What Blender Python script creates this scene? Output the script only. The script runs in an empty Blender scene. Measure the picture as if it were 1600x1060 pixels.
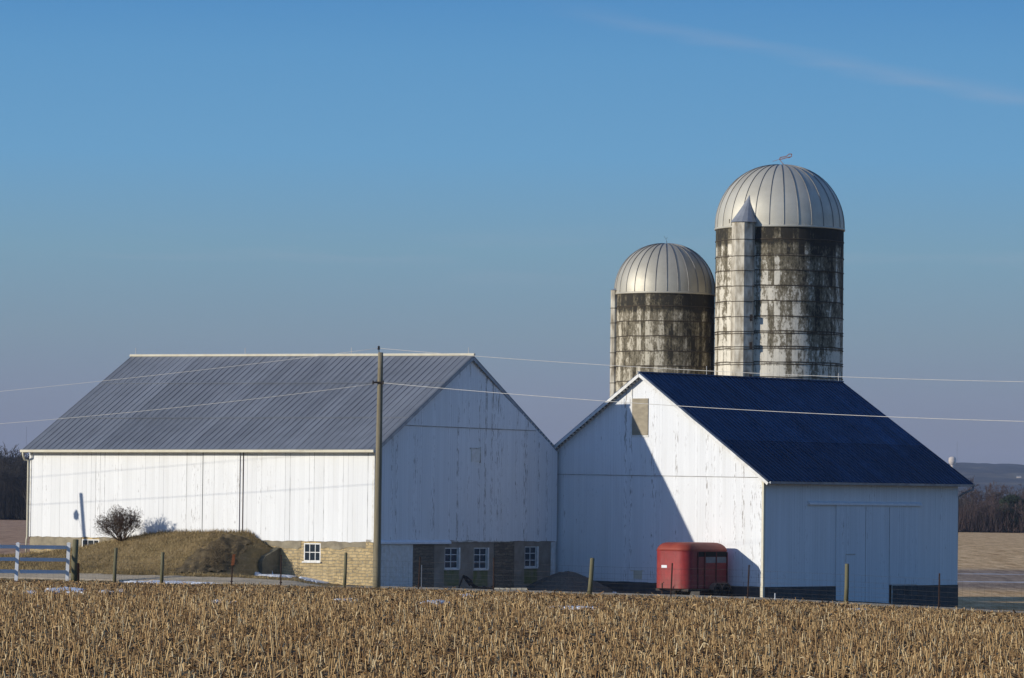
import bpy, math, random
import numpy as np
from mathutils import Vector, Matrix
random.seed(7); rng = np.random.default_rng(7)
R = math.radians
scene = bpy.context.scene
C = scene.collection

# ------------------------------------------------------------------ camera
F_PX, HORIZON, ROLL, K, EYE = 6725.03, 787.455, 0.01135, 0.83, 3.8
TH = math.atan((HORIZON - 530) / F_PX)
cam_d = bpy.data.cameras.new('camera'); cam = bpy.data.objects.new('camera', cam_d); C.objects.link(cam)
cam_d.sensor_width = 36; cam_d.lens = F_PX / 1600 * 36; cam_d.clip_start = 1; cam_d.clip_end = 30000
cam.matrix_world = Matrix.Translation((0, 0, EYE)) @ Matrix.Rotation(math.pi/2 + TH, 4, 'X') @ Matrix.Rotation(ROLL, 4, 'Z')
scene.camera = cam

# ------------------------------------------------------------------ sun, sky, exposure
SUN_AZ, SUN_EL = R(64.8), R(15.1)           # to the left of straight behind the camera
sdir = Vector((-math.sin(SUN_AZ)*math.cos(SUN_EL), -math.cos(SUN_AZ)*math.cos(SUN_EL), math.sin(SUN_EL)))
sun_d = bpy.data.lights.new('sun', 'SUN'); sun = bpy.data.objects.new('sun', sun_d); C.objects.link(sun)
sun_d.energy = 3.85; sun_d.angle = R(.55); sun_d.color = (1, .94, .83)
sun.rotation_euler = (-sdir).to_track_quat('-Z', 'Y').to_euler()
scene.view_settings.view_transform = 'Standard'; scene.view_settings.look = 'None'
scene.view_settings.exposure = 0; scene.view_settings.gamma = 1

def N(nt, t, **kw):
    n = nt.nodes.new(t)
    for k, v in kw.items():
        if k.startswith('i_'):
            key = k[2:]; key = int(key) if key.isdigit() else key
            n.inputs[key].default_value = v
        else: setattr(n, k, v)
    return n
def ramp(nt, fac, stops, interp='LINEAR'):
    n = nt.nodes.new('ShaderNodeValToRGB'); cr = n.color_ramp; cr.interpolation = interp
    while len(cr.elements) < len(stops): cr.elements.new(.5)
    for e, (p, c) in zip(cr.elements, stops):
        e.position = p; e.color = (c, c, c, 1) if isinstance(c, (int, float)) else (*c, 1)
    nt.links.new(fac, n.inputs[0]); return n.outputs[0]
def math_(nt, op, a, b=None, c=None, clamp=False):
    n = nt.nodes.new('ShaderNodeMath'); n.operation = op; n.use_clamp = clamp
    for i, x in enumerate((a, b, c)):
        if x is None: continue
        if isinstance(x, (int, float)): n.inputs[i].default_value = x
        else: nt.links.new(x, n.inputs[i])
    return n.outputs[0]
def mixc(nt, fac, a, b, blend='MIX'):
    n = nt.nodes.new('ShaderNodeMix'); n.data_type = 'RGBA'; n.blend_type = blend
    for i, x in ((0, fac), (6, a), (7, b)):
        if isinstance(x, (int, float)): n.inputs[i].default_value = x
        elif isinstance(x, tuple): n.inputs[i].default_value = (*x, 1)
        else: nt.links.new(x, n.inputs[i])
    return n.outputs[2]
def s2l(r, g, b):
    f = lambda c: ((c/255+.055)/1.055)**2.4 if c > 10 else c/255/12.92
    return (f(r), f(g), f(b))

w = bpy.data.worlds.new('World'); scene.world = w; w.use_nodes = True; nt = w.node_tree; nt.nodes.clear()
out = N(nt, 'ShaderNodeOutputWorld'); bg = N(nt, 'ShaderNodeBackground')
sky = N(nt, 'ShaderNodeTexSky', sky_type='NISHITA', sun_disc=False, sun_elevation=SUN_EL, sun_rotation=math.pi + SUN_AZ,
        altitude=250, air_density=1.0, dust_density=.4, ozone_density=2.2)
SKY_STR = .10
bg.inputs[1].default_value = SKY_STR
tc = N(nt, 'ShaderNodeTexCoord'); sp = N(nt, 'ShaderNodeSeparateXYZ'); nt.links.new(tc.outputs['Generated'], sp.inputs[0])
zz = sp.outputs[2]
az = math_(nt, 'DIVIDE', sp.outputs[0], math_(nt, 'MAXIMUM', sp.outputs[1], .05))
f01 = math_(nt, 'DIVIDE', zz, .13, clamp=True)
stops = [(0.0, (106,108,118)), (.10, (126,129,145)), (.19, (130,140,158)), (.30, (129,151,167)), (.45, (122,160,182)),
         (.62, (106,160,200)), (.80, (94,152,199)), (1.0, (70,133,192))]
low = ramp(nt, f01, [(p, s2l(*c)) for p, c in stops])
low = mixc(nt, 1.0, low, (1/SKY_STR,)*3, 'MULTIPLY')
# thin cirrus: slanting streak at the upper right, a faint flat one lower down
cx = N(nt, 'ShaderNodeCombineXYZ'); nt.links.new(az, cx.inputs[0]); nt.links.new(zz, cx.inputs[1])
mp = N(nt, 'ShaderNodeMapping'); nt.links.new(cx.outputs[0], mp.inputs[0]); mp.inputs['Rotation'].default_value = (0, 0, R(10)); mp.inputs['Scale'].default_value = (14, 160, 1)
nz = N(nt, 'ShaderNodeTexNoise', i_Scale=1.0, i_Detail=5.0, i_Roughness=.6); nt.links.new(mp.outputs[0], nz.inputs[0])
line = math_(nt, 'ADD', math_(nt, 'SUBTRACT', zz, .1055), math_(nt, 'MULTIPLY', math_(nt, 'SUBTRACT', az, .06), .19))
line = math_(nt, 'ADD', line, math_(nt, 'MULTIPLY', math_(nt, 'SUBTRACT', nz.outputs[0], .5), .006))
streak = math_(nt, 'SUBTRACT', 1.0, math_(nt, 'DIVIDE', math_(nt, 'ABSOLUTE', line), .0028), clamp=True)
streak = math_(nt, 'MULTIPLY', streak, math_(nt, 'MULTIPLY', math_(nt, 'DIVIDE', math_(nt, 'SUBTRACT', az, .0), .055, clamp=True), math_(nt, 'SUBTRACT', math_(nt, 'MULTIPLY', nz.outputs[0], .52), .11)), clamp=True)
flat = math_(nt, 'SUBTRACT', 1.0, math_(nt, 'DIVIDE', math_(nt, 'ABSOLUTE', math_(nt, 'SUBTRACT', zz, .057)), .009), clamp=True)
flat = math_(nt, 'MULTIPLY', flat, ramp(nt, nz.outputs[0], [(.5, 0), (.75, .16)]))
low = mixc(nt, math_(nt, 'ADD', streak, flat, clamp=True), low, tuple(x/SKY_STR for x in s2l(176, 178, 192)))
blend = math_(nt, 'DIVIDE', math_(nt, 'SUBTRACT', zz, .14), .25, clamp=True)
skyc = mixc(nt, blend, low, mixc(nt, 1.0, sky.outputs[0], (.92, 1.10, 1.50), 'MULTIPLY'))
nt.links.new(skyc, bg.inputs[0]); nt.links.new(bg.outputs[0], out.inputs[0])

# ------------------------------------------------------------------ geometry helpers
class MB:
    def __init__(s): s.v = []; s.f = []
    def poly(s, pts): i = len(s.v); s.v += [tuple(p) for p in pts]; s.f.append(tuple(range(i, i+len(pts))))
    def prism(s, pts, off):            # pts: closed planar loop, extruded by vector off
        n = len(pts); i = len(s.v); off = Vector(off)
        s.v += [tuple(p) for p in pts] + [tuple(Vector(p)+off) for p in pts]
        s.f.append(tuple(range(i+n-1, i-1, -1))); s.f.append(tuple(range(i+n, i+2*n)))
        for k in range(n): s.f.append((i+k, i+(k+1) % n, i+n+(k+1) % n, i+n+k))
    def box(s, a, b):
        x0, y0, z0 = a; x1, y1, z1 = b
        s.prism([(x0,y0,z0),(x1,y0,z0),(x1,y1,z0),(x0,y1,z0)], (0,0,z1-z0))
    def bar(s, p, q, wd, th, up=(0,0,1)):
        p, q = Vector(p), Vector(q); d = (q-p).normalized(); up = Vector(up)
        if abs(d.dot(up)) > .97: up = Vector((1,0,0))
        x = d.cross(up).normalized()*wd/2; y = x.cross(d).normalized()*th/2
        s.prism([p-x-y, p+x-y, p+x+y, p-x+y], q-p)
    def tube(s, pts, r, n=8, caps=True):
        pts = [Vector(p) for p in pts]; rr = r if isinstance(r, (list, tuple)) else [r]*len(pts)
        base = len(s.v); a = None
        for k, p in enumerate(pts):
            d = (pts[min(k+1, len(pts)-1)] - pts[max(k-1, 0)]).normalized()
            if a is None: a = d.orthogonal().normalized()
            a = (a - d*a.dot(d)).normalized(); b = d.cross(a)
            for j in range(n):
                t = 2*math.pi*j/n; s.v.append(tuple(p + (a*math.cos(t)+b*math.sin(t))*rr[k]))
        for k in range(len(pts)-1):
            for j in range(n):
                i0 = base+k*n+j; i1 = base+k*n+(j+1) % n
                s.f.append((i0, i1, i1+n, i0+n))
        if caps:
            s.f.append(tuple(base+j for j in range(n-1, -1, -1))); s.f.append(tuple(base+(len(pts)-1)*n+j for j in range(n)))
    def lathe(s, prof, cx=0, cy=0, n=48, a0=0, a1=2*math.pi):
        full = abs(a1-a0-2*math.pi) < 1e-6; m = n if full else n+1; base = len(s.v)
        for r, z in prof:
            for j in range(m):
                t = a0+(a1-a0)*j/n; s.v.append((cx+r*math.cos(t), cy+r*math.sin(t), z))
        for k in range(len(prof)-1):
            for j in range(n):
                i0 = base+k*m+j; i1 = base+k*m+(j+1) % m
                s.f.append((i0, i1, i1+m, i0+m))
    def build(s, name, mat, parent=None, smooth=False, bevel=0):
        me = bpy.data.meshes.new(name); me.from_pydata(s.v, [], s.f); me.materials.append(mat)
        if smooth: me.polygons.foreach_set('use_smooth', [True]*len(me.polygons))
        me.update(); o = bpy.data.objects.new(name, me); C.objects.link(o)
        if parent: o.parent = parent
        if bevel:
            m = o.modifiers.new('bevel', 'BEVEL'); m.width = bevel; m.segments = 2; m.limit_method = 'ANGLE'
        return o
def fast_mesh(name, V, Fq, mat, tint=None, smooth=False):
    """V (n,3), Fq (m,k) numpy; k = 3 or 4"""
    me = bpy.data.meshes.new(name); k = Fq.shape[1]
    me.vertices.add(len(V)); me.vertices.foreach_set('co', V.astype(np.float32).ravel())
    me.loops.add(Fq.size); me.loops.foreach_set('vertex_index', Fq.astype(np.int32).ravel())
    me.polygons.add(len(Fq)); me.polygons.foreach_set('loop_start', np.arange(0, Fq.size, k, dtype=np.int32))
    me.polygons.foreach_set('loop_total', np.full(len(Fq), k, dtype=np.int32))
    if smooth: me.polygons.foreach_set('use_smooth', np.ones(len(Fq), dtype=bool))
    if tint is not None:
        a = me.attributes.new('tint', 'FLOAT', 'POINT'); a.data.foreach_set('value', tint.astype(np.float32))
    me.materials.append(mat); me.update(calc_edges=True); me.validate()
    o = bpy.data.objects.new(name, me); C.objects.link(o); return o
def tag(o, label=None, cat=None, group=None, kind=None):
    if label: o['label'] = label
    if cat: o['category'] = cat
    if group: o['group'] = group
    if kind: o['kind'] = kind
    return o
def empty(name, loc=(0,0,0), rz=0):
    o = bpy.data.objects.new(name, None); C.objects.link(o); o.location = loc; o.rotation_euler = (0,0,rz); o.empty_display_size = .3
    return o
def copy_tree(o, parent=None):
    c = o.copy(); C.objects.link(c); c.parent = parent
    for ch in list(o.children): copy_tree(ch, c)
    return c

# sight lines of the photograph (1600 x 1060), used to survey real positions
EYEP = Vector((0, 0, EYE))
def ray(u, v):
    c, s = math.cos(ROLL), math.sin(ROLL); du, dv = u-800, v-530
    X = (du*c+dv*s)/F_PX; U = -(-du*s+dv*c)/F_PX
    return Vector((X, math.cos(TH)-U*math.sin(TH), math.sin(TH)+U*math.cos(TH)))
def at(u, v, depth):
    k = ray(u, v); return EYEP + k*(depth/k.y)
class Frame:                               # a building's own axes: x along its front, y away
    def __init__(s, x, y, a): s.o = Vector((x, y, 0)); s.a = a; s.d = Vector((math.cos(a), -math.sin(a), 0)); s.g = Vector((math.sin(a), math.cos(a), 0))
    def loc(s, P): q = P - s.o; return Vector((q.dot(s.d), q.dot(s.g), P.z))
    def world(s, x, y, z=0): return s.o + s.d*x + s.g*y + Vector((0,0,z))
    def onY(s, u, v, y=0): k = ray(u, v); t = ((s.o-EYEP).dot(s.g)+y)/k.dot(s.g); return s.loc(EYEP+k*t)
    def onX(s, u, v, x=0): k = ray(u, v); t = ((s.o-EYEP).dot(s.d)+x)/k.dot(s.d); return s.loc(EYEP+k*t)
LF = Frame(-7.1093*K, 225.0894*K, .6251)
RF = Frame(13.5461*K, 229.8469*K, .6919)
L1, W1 = 24.06*K, 16.58*K
L2, W2 = 18.77*K, 16.77*K

# ------------------------------------------------------------------ terrain height
sst = lambda x, a, b: (lambda t: t*t*(3-2*t))(np.clip((x-a)/(b-a), 0, 1))
FENCE_E = np.array([.848, -.53]); FENCE_N = np.array([.53, .848]); FENCE_P = np.array([-5.4, 173.8])
_mu = [30, 47, 115, 150, 190, 225, 262, 390, 402, 416, 428]
_mv = [869, 868, 860, 855.5, 846, 838.5, 833.5, 833, 840, 851, 858]
_mp = [LF.onY(a, b) for a, b in zip(_mu, _mv)]
MX = np.array([p.x for p in _mp]); MZ = np.array([p.z for p in _mp]); RETX = MX[-1]
def G(X, Y):
    X = np.asarray(X, float); Y = np.asarray(Y, float)
    q = (X-FENCE_P[0])*FENCE_N[0] + (Y-FENCE_P[1])*FENCE_N[1]
    zf = np.interp(X, [-60, -22, -5, 9.6, 19, 40], [.2, .22, .26, .18, -.1, -.35])
    near = .12
    zb = np.interp(X, [-60, -24, -19, -13, -10, -9, -8, -6, 3, 11, 22, 40], [.65, .65, .62, .58, .52, .45, .25, .1, -.12, -.33, -.56, -.6])
    z = near + (zf-near)*sst(q, -75, -12)
    lw = sst(-X, 5, 9); z = z + (zb-zf)*(sst(q, 5.2, 12)*(1-lw)+np.clip((q-.7)/4.6, 0, 1)*lw)
    far = .12 - .15*np.clip(X/np.maximum(Y, 1)*8, -1, 1)
    z = z + .02*sst(q, -.5, 4.5)*(1-sst(q, 5, 9))*(1-lw)
    z = z - .36*sst(X, 13, 22)*sst(Y, 184, 205)
    z = z + (far-z)*sst(Y, 238, 480)
    # earth ramp up to the barn's upper doors
    dx, dy = X-LF.o.x, Y-LF.o.y
    lx = dx*LF.d.x+dy*LF.d.y; t = -(dx*LF.g.x+dy*LF.g.y)
    top = np.interp(lx, MX, MZ)
    side = 1-sst(lx, RETX+.12-np.clip(t-1.7, 0, 9)*.75, RETX+.2+np.clip(t-1.7, 0, 9)*.2)
    cl_ = sst(lx, RETX-3.2, RETX-.9)*sst(t, .9, 2.0)
    left = sst(lx, MX[1]-9, MX[1]-.5)
    fall = 1-sst(t, .5, 5.6)
    back = 1-sst(-t, .3, 5)
    bumps = .05*np.sin(lx*2.1+t*1.3)*np.sin(t*2.7-lx*.8)*sst(t, .5, 1.5)+cl_*(.16*np.sin(lx*4.1+t*2.3)*np.sin(t*3.7-lx*1.8)+.10*np.sin(lx*8.3-t*2)*np.sin(t*7.1+1))
    z = z + (np.maximum(top-z, 0)+bumps)*side*left*fall*back
    return z
def g1(x, y): return float(G(x, y))
def gp(u, v):                               # point of the ground seen at a photo position
    k = ray(u, v); t = 60.0
    while t < 9000:
        P = EYEP+k*t
        if P.z < g1(P.x, P.y): break
        t += .4 if t < 260 else 8
    lo, hi = t-(.4 if t < 260 else 8), t
    for _ in range(20):
        m = (lo+hi)/2; P = EYEP+k*m
        if P.z < g1(P.x, P.y): hi = m
        else: lo = m
    return EYEP+k*hi

# ------------------------------------------------------------------ materials
def new_mat(name, rough=.8, metal=0, spec=.3):
    m = bpy.data.materials.new(name); m.use_nodes = True; nt = m.node_tree
    b = nt.nodes['Principled BSDF']; b.inputs['Roughness'].default_value = rough; b.inputs['Metallic'].default_value = metal
    b.inputs['Specular IOR Level'].default_value = spec
    return m, nt, b
def objco(nt): return N(nt, 'ShaderNodeTexCoord').outputs['Object']
def noise(nt, vec, scale, detail=4, rough=.55, sc=None, dist=0):
    if sc:
        mp = N(nt, 'ShaderNodeMapping'); mp.inputs['Scale'].default_value = sc; nt.links.new(vec, mp.inputs[0]); vec = mp.outputs[0]
    n = N(nt, 'ShaderNodeTexNoise', i_Scale=scale, i_Detail=detail, i_Roughness=rough, i_Distortion=dist); nt.links.new(vec, n.inputs[0]); return n.outputs[0]
def bump(nt, b, h, strength=.4, dist=.02):
    n = N(nt, 'ShaderNodeBump'); n.inputs['Strength'].default_value = strength; n.inputs['Distance'].default_value = dist
    nt.links.new(h, n.inputs['Height']); nt.links.new(n.outputs[0], b.inputs['Normal'])
def simple(name, c1, c2=None, scale=6, rough=.8, metal=0, sc=None, bstr=0, spec=.3):
    m, nt, b = new_mat(name, rough, metal, spec); co = objco(nt)
    n = noise(nt, co, scale, sc=sc)
    c2 = c2 or tuple(x*.75 for x in c1)
    nt.links.new(ramp(nt, n, [(.35, c1), (.68, c2)]), b.inputs['Base Color'])
    if bstr: bump(nt, b, n, bstr)
    return m
def boards(name, axis, width=.25, base=(.86,.86,.84), gap=.5, peel=.5, seed=0., warm=(.20,.165,.13), gmin=.2):
    """white painted vertical boards; axis 0: run along x, 1: along y"""
    m, nt, b = new_mat(name, .7, 0, .25); co = objco(nt); s = N(nt, 'ShaderNodeSeparateXYZ'); nt.links.new(co, s.inputs[0])
    u = math_(nt, 'DIVIDE', math_(nt, 'ADD', s.outputs[axis], 100.0+seed), width)
    idx = math_(nt, 'FLOOR', u); fr = math_(nt, 'FRACT', u)
    wn = N(nt, 'ShaderNodeTexWhiteNoise', noise_dimensions='1D'); nt.links.new(idx, wn.inputs['W'])
    wn2 = N(nt, 'ShaderNodeTexWhiteNoise', noise_dimensions='1D'); nt.links.new(math_(nt, 'ADD', idx, 777.3), wn2.inputs['W'])
    # along-board noises
    cv = N(nt, 'ShaderNodeCombineXYZ'); nt.links.new(math_(nt, 'MULTIPLY', idx, 3.7), cv.inputs[0]); nt.links.new(s.outputs[2], cv.inputs[1])
    seam_n = noise(nt, cv.outputs[0], 1.1, 3)
    gapw = math_(nt, 'MULTIPLY', math_(nt, 'POWER', wn.outputs[0], 2.0), .075)
    gm = math_(nt, 'LESS_THAN', fr, math_(nt, 'ADD', gapw, .035))
    ginten = math_(nt, 'MULTIPLY', math_(nt, 'ADD', math_(nt, 'MULTIPLY', ramp(nt, seam_n, [(.35, .12), (.7, 1)]), math_(nt, 'POWER', wn.outputs[0], 2.2)), gmin), gap)
    gfac = math_(nt, 'MULTIPLY', gm, ginten, clamp=True)
    # peeled paint: narrow vertical flakes, on some boards more than on others
    fl = noise(nt, co, 1.0, 7, .72, sc=(21, 21, 2.2))
    reg = noise(nt, co, .55, 2)
    thr = math_(nt, 'SUBTRACT', .808-.045*peel, math_(nt, 'ADD', math_(nt, 'MULTIPLY', reg, .22), math_(nt, 'MULTIPLY', math_(nt, 'POWER', wn2.outputs[0], 2.0), .17*peel)))
    pf = math_(nt, 'MULTIPLY', math_(nt, 'SUBTRACT', fl, thr), 40, clamp=True)
    # dirt washing down
    drt = noise(nt, co, 1.0, 5, .6, sc=(2.5, 2.5, .25))
    tone = math_(nt, 'ADD', .93, math_(nt, 'MULTIPLY', wn2.outputs[0], .07))
    tone = math_(nt, 'MULTIPLY', tone, ramp(nt, drt, [(.35, 1.0), (.75, .93)]))
    cc = mixc(nt, 1.0, base, tone, 'MULTIPLY')
    cc = mixc(nt, ramp(nt, drt, [(.55, 0), (.8, .15)]), cc, (.62, .58, .47))
    cc = mixc(nt, math_(nt, 'MULTIPLY', pf, .72), cc, warm)
    cc = mixc(nt, gfac, cc, (.06, .05, .045))
    nt.links.new(cc, b.inputs['Base Color'])
    h = math_(nt, 'SUBTRACT', math_(nt, 'MULTIPLY', math_(nt, 'SINE', math_(nt, 'MULTIPLY', fr, math.pi)), .3), math_(nt, 'ADD', gfac, math_(nt, 'MULTIPLY', pf, .2)))
    bump(nt, b, h, .45, .012)
    return m
def stone(name, axis, c1, c2, mortar, bw=.36, bh=.135, dirt=(.13,.10,.06)):
    m, nt, b = new_mat(name, .92); co = objco(nt); s = N(nt, 'ShaderNodeSeparateXYZ'); nt.links.new(co, s.inputs[0])
    dn = noise(nt, co, 2.2, 3)
    cv = N(nt, 'ShaderNodeCombineXYZ'); nt.links.new(math_(nt, 'ADD', s.outputs[axis], math_(nt, 'MULTIPLY', dn, .6)), cv.inputs[0]); nt.links.new(math_(nt, 'ADD', s.outputs[2], math_(nt, 'MULTIPLY', dn, .22)), cv.inputs[1])
    br = N(nt, 'ShaderNodeTexBrick', i_Scale=1.0); br.inputs['Brick Width'].default_value = bw; br.inputs['Row Height'].default_value = bh
    br.inputs['Mortar Size'].default_value = .016; br.inputs['Mortar Smooth'].default_value = .3; br.inputs['Bias'].default_value = -.1
    br.inputs['Color1'].default_value = (*c1, 1); br.inputs['Color2'].default_value = (*c2, 1); br.inputs['Mortar'].default_value = (*mortar, 1)
    nt.links.new(cv.outputs[0], br.inputs[0])
    n2 = noise(nt, co, 3.5, 6, .65)
    cc = mixc(nt, ramp(nt, n2, [(.42, 0), (.72, .65)]), br.outputs[0], dirt)
    n3 = noise(nt, co, .8, 3)
    cc = mixc(nt, ramp(nt, n3, [(.45, 0), (.65, .5)]), cc, tuple((a+b_)/2*.9 for a, b_ in zip(c1, mortar)))
    nt.links.new(cc, b.inputs['Base Color'])
    bump(nt, b, math_(nt, 'ADD', math_(nt, 'MULTIPLY', br.outputs[1], -1), math_(nt, 'MULTIPLY', n2, .6)), .7, .03)
    return m
def metal_roof(name, base, c2, axis, sheet=.9, rough=.45, metal=.35, streak=.3, zstep=None, rib=None):
    m, nt, b = new_mat(name, rough, metal, .4); co = objco(nt); s = N(nt, 'ShaderNodeSeparateXYZ'); nt.links.new(co, s.inputs[0])
    idx = math_(nt, 'FLOOR', math_(nt, 'DIVIDE', math_(nt, 'ADD', s.outputs[axis], 50), sheet))
    wn = N(nt, 'ShaderNodeTexWhiteNoise', noise_dimensions='1D'); nt.links.new(idx, wn.inputs['W'])
    n = noise(nt, co, 1.4, 5, .6); n2 = noise(nt, co, .25, 2)
    cc = mixc(nt, ramp(nt, n, [(.35, 0), (.7, 1)]), base, c2)
    cc = mixc(nt, 1.0, cc, math_(nt, 'ADD', .72, math_(nt, 'ADD', math_(nt, 'MULTIPLY', wn.outputs[0], .24), math_(nt, 'MULTIPLY', n2, .32))), 'MULTIPLY')
    st_n = noise(nt, co, 1.0, 4, .6, sc=(.35, 7, .35) if axis == 1 else (7, .35, .35))
    cc = mixc(nt, ramp(nt, st_n, [(.5, 0), (.7, streak)]), cc, tuple(x*.35 for x in c2))
    if rib is not None:
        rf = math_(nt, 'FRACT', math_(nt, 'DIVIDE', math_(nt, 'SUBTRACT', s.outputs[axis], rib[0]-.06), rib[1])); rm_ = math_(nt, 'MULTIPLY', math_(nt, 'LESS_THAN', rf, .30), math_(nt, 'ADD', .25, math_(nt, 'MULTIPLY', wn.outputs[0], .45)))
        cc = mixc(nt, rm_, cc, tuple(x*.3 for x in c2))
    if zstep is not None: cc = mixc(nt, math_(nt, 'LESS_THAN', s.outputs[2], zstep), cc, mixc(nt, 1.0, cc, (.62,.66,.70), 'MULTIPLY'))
    nt.links.new(cc, b.inputs['Base Color'])
    nt.links.new(math_(nt, 'ADD', rough-.1, math_(nt, 'MULTIPLY', n, .25)), b.inputs['Roughness'])
    bump(nt, b, n, .15, .02)
    return m
M = {}
M['long_boards'] = boards('white_long_boards', 0, .27, gap=.75, peel=.55)
M['gable_boards'] = boards('white_gable_boards', 1, .16, base=(.86,.865,.855), gap=.45, peel=.8, seed=3.3)
M['gable_boards_front'] = boards('white_narrow_boards', 0, .155, base=(.86,.865,.855), gap=.30, peel=.75, seed=9.1)
M['side_boards'] = boards('white_side_boards', 1, .2, base=(.80,.80,.79), gap=.35, peel=.42, seed=1.7)
M['door_boards'] = boards('white_door_boards', 1, .17, base=(.78,.79,.79), gap=.5, peel=.5, seed=5.1)
M['white_trim'] = simple('white_trim', (.80,.79,.75), (.66,.63,.56), 5, .6)
M['cream'] = simple('cream_trim', (.70,.65,.50), (.62,.56,.42), 3, .5)
M['weathered_trim'] = simple('weathered_trim', (.72,.70,.64), (.34,.29,.23), 4, .8, sc=(1,1,1))
M['stone'] = stone('yellow_limestone', 0, (.62,.46,.23), (.46,.34,.17), (.33,.28,.19))
M['dark_stone'] = stone('dark_fieldstone', 1, (.27,.215,.155), (.15,.12,.09), (.13,.11,.09), bw=.34, bh=.13)
M['plaster'] = simple('grey_plaster', (.36,.305,.245), (.24,.20,.155), 1.6, .95, bstr=.2)
M['moss'] = simple('mossy_plaster', (.16,.17,.06), (.24,.22,.15), 3.0, .95, sc=(1,1,.5))
M['cement'] = simple('cement_coat', (.34,.29,.20), (.20,.17,.12), 2.4, .95, bstr=.3)
M['foundation'] = simple('dark_foundation', (.10,.095,.09), (.06,.058,.055), 2.2, .9, bstr=.2)
M['grey_roof'] = metal_roof('grey_metal_roof', (.222,.238,.262), (.188,.203,.226), 0, metal=.15)
M['blue_roof'] = metal_roof('blue_metal_roof', (.030,.088,.20), (.020,.06,.145), 1, rough=.6, metal=.0, streak=.8)
M['glass'], nt, b = new_mat('window_glass', .08, 0, .8); b.inputs['Base Color'].default_value = (.02,.03,.04,1)
M['dark'] = simple('dark_void', (.015,.014,.013), (.01,.01,.01), 3, .9)
M['rust'] = simple('rusty_steel', (.085,.045,.03), (.045,.028,.02), 14, .85)
M['orange_rust'] = simple('orange_rust', (.26,.085,.03), (.13,.045,.02), 18, .85)
M['galv'] = simple('galvanised_metal', (.34,.36,.38), (.22,.23,.25), 3, .5, .5)
M['black_iron'] = simple('black_iron', (.02,.02,.022), (.05,.035,.025), 12, .6, .3)
M['plywood'] = simple('plywood', (.40,.34,.24), (.27,.23,.165), 1.8, .9, sc=(1,1,2.2))
M['gap_shade'] = simple('gap_shade_strip', (.22,.21,.20), (.50,.49,.47), 1.6, .9)  # shade of seams and gaps, put into the colour
def wood_mat(name, c1, c2):
    m, nt, b = new_mat(name, .9); co = objco(nt); n = noise(nt, co, 1, 6, .65, sc=(30,30,1.2)); n2 = noise(nt, co, 1.1, 3)
    cc = mixc(nt, ramp(nt, n, [(.3, 0), (.7, 1)]), c1, c2); cc = mixc(nt, ramp(nt, n2, [(.4, 0), (.7, .5)]), cc, tuple(x*.6 for x in c1))
    nt.links.new(cc, b.inputs['Base Color']); bump(nt, b, n, .5, .01); return m
M['pole_wood'] = wood_mat('weathered_pole_wood', (.30,.26,.17), (.17,.14,.09))
M['post_wood'] = wood_mat('green_grey_post_wood', (.20,.18,.10), (.11,.10,.055))
M['wire'] = simple('bare_wire', (.62,.60,.55), (.5,.48,.44), 4, .5, .0)
M['mesh_wire'] = simple('rusted_fence_wire', (.05,.045,.04), (.035,.028,.022), 4, .7, .0)
M['vinyl'] = simple('white_vinyl', (.80,.81,.82), (.72,.73,.74), 3, .45)
M['rubber'] = simple('black_rubber', (.02,.02,.02), (.035,.03,.028), 10, .85)
M['snow'] = simple('old_snow', (.82,.85,.90), (.62,.64,.66), 5, .7, bstr=.3)

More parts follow.
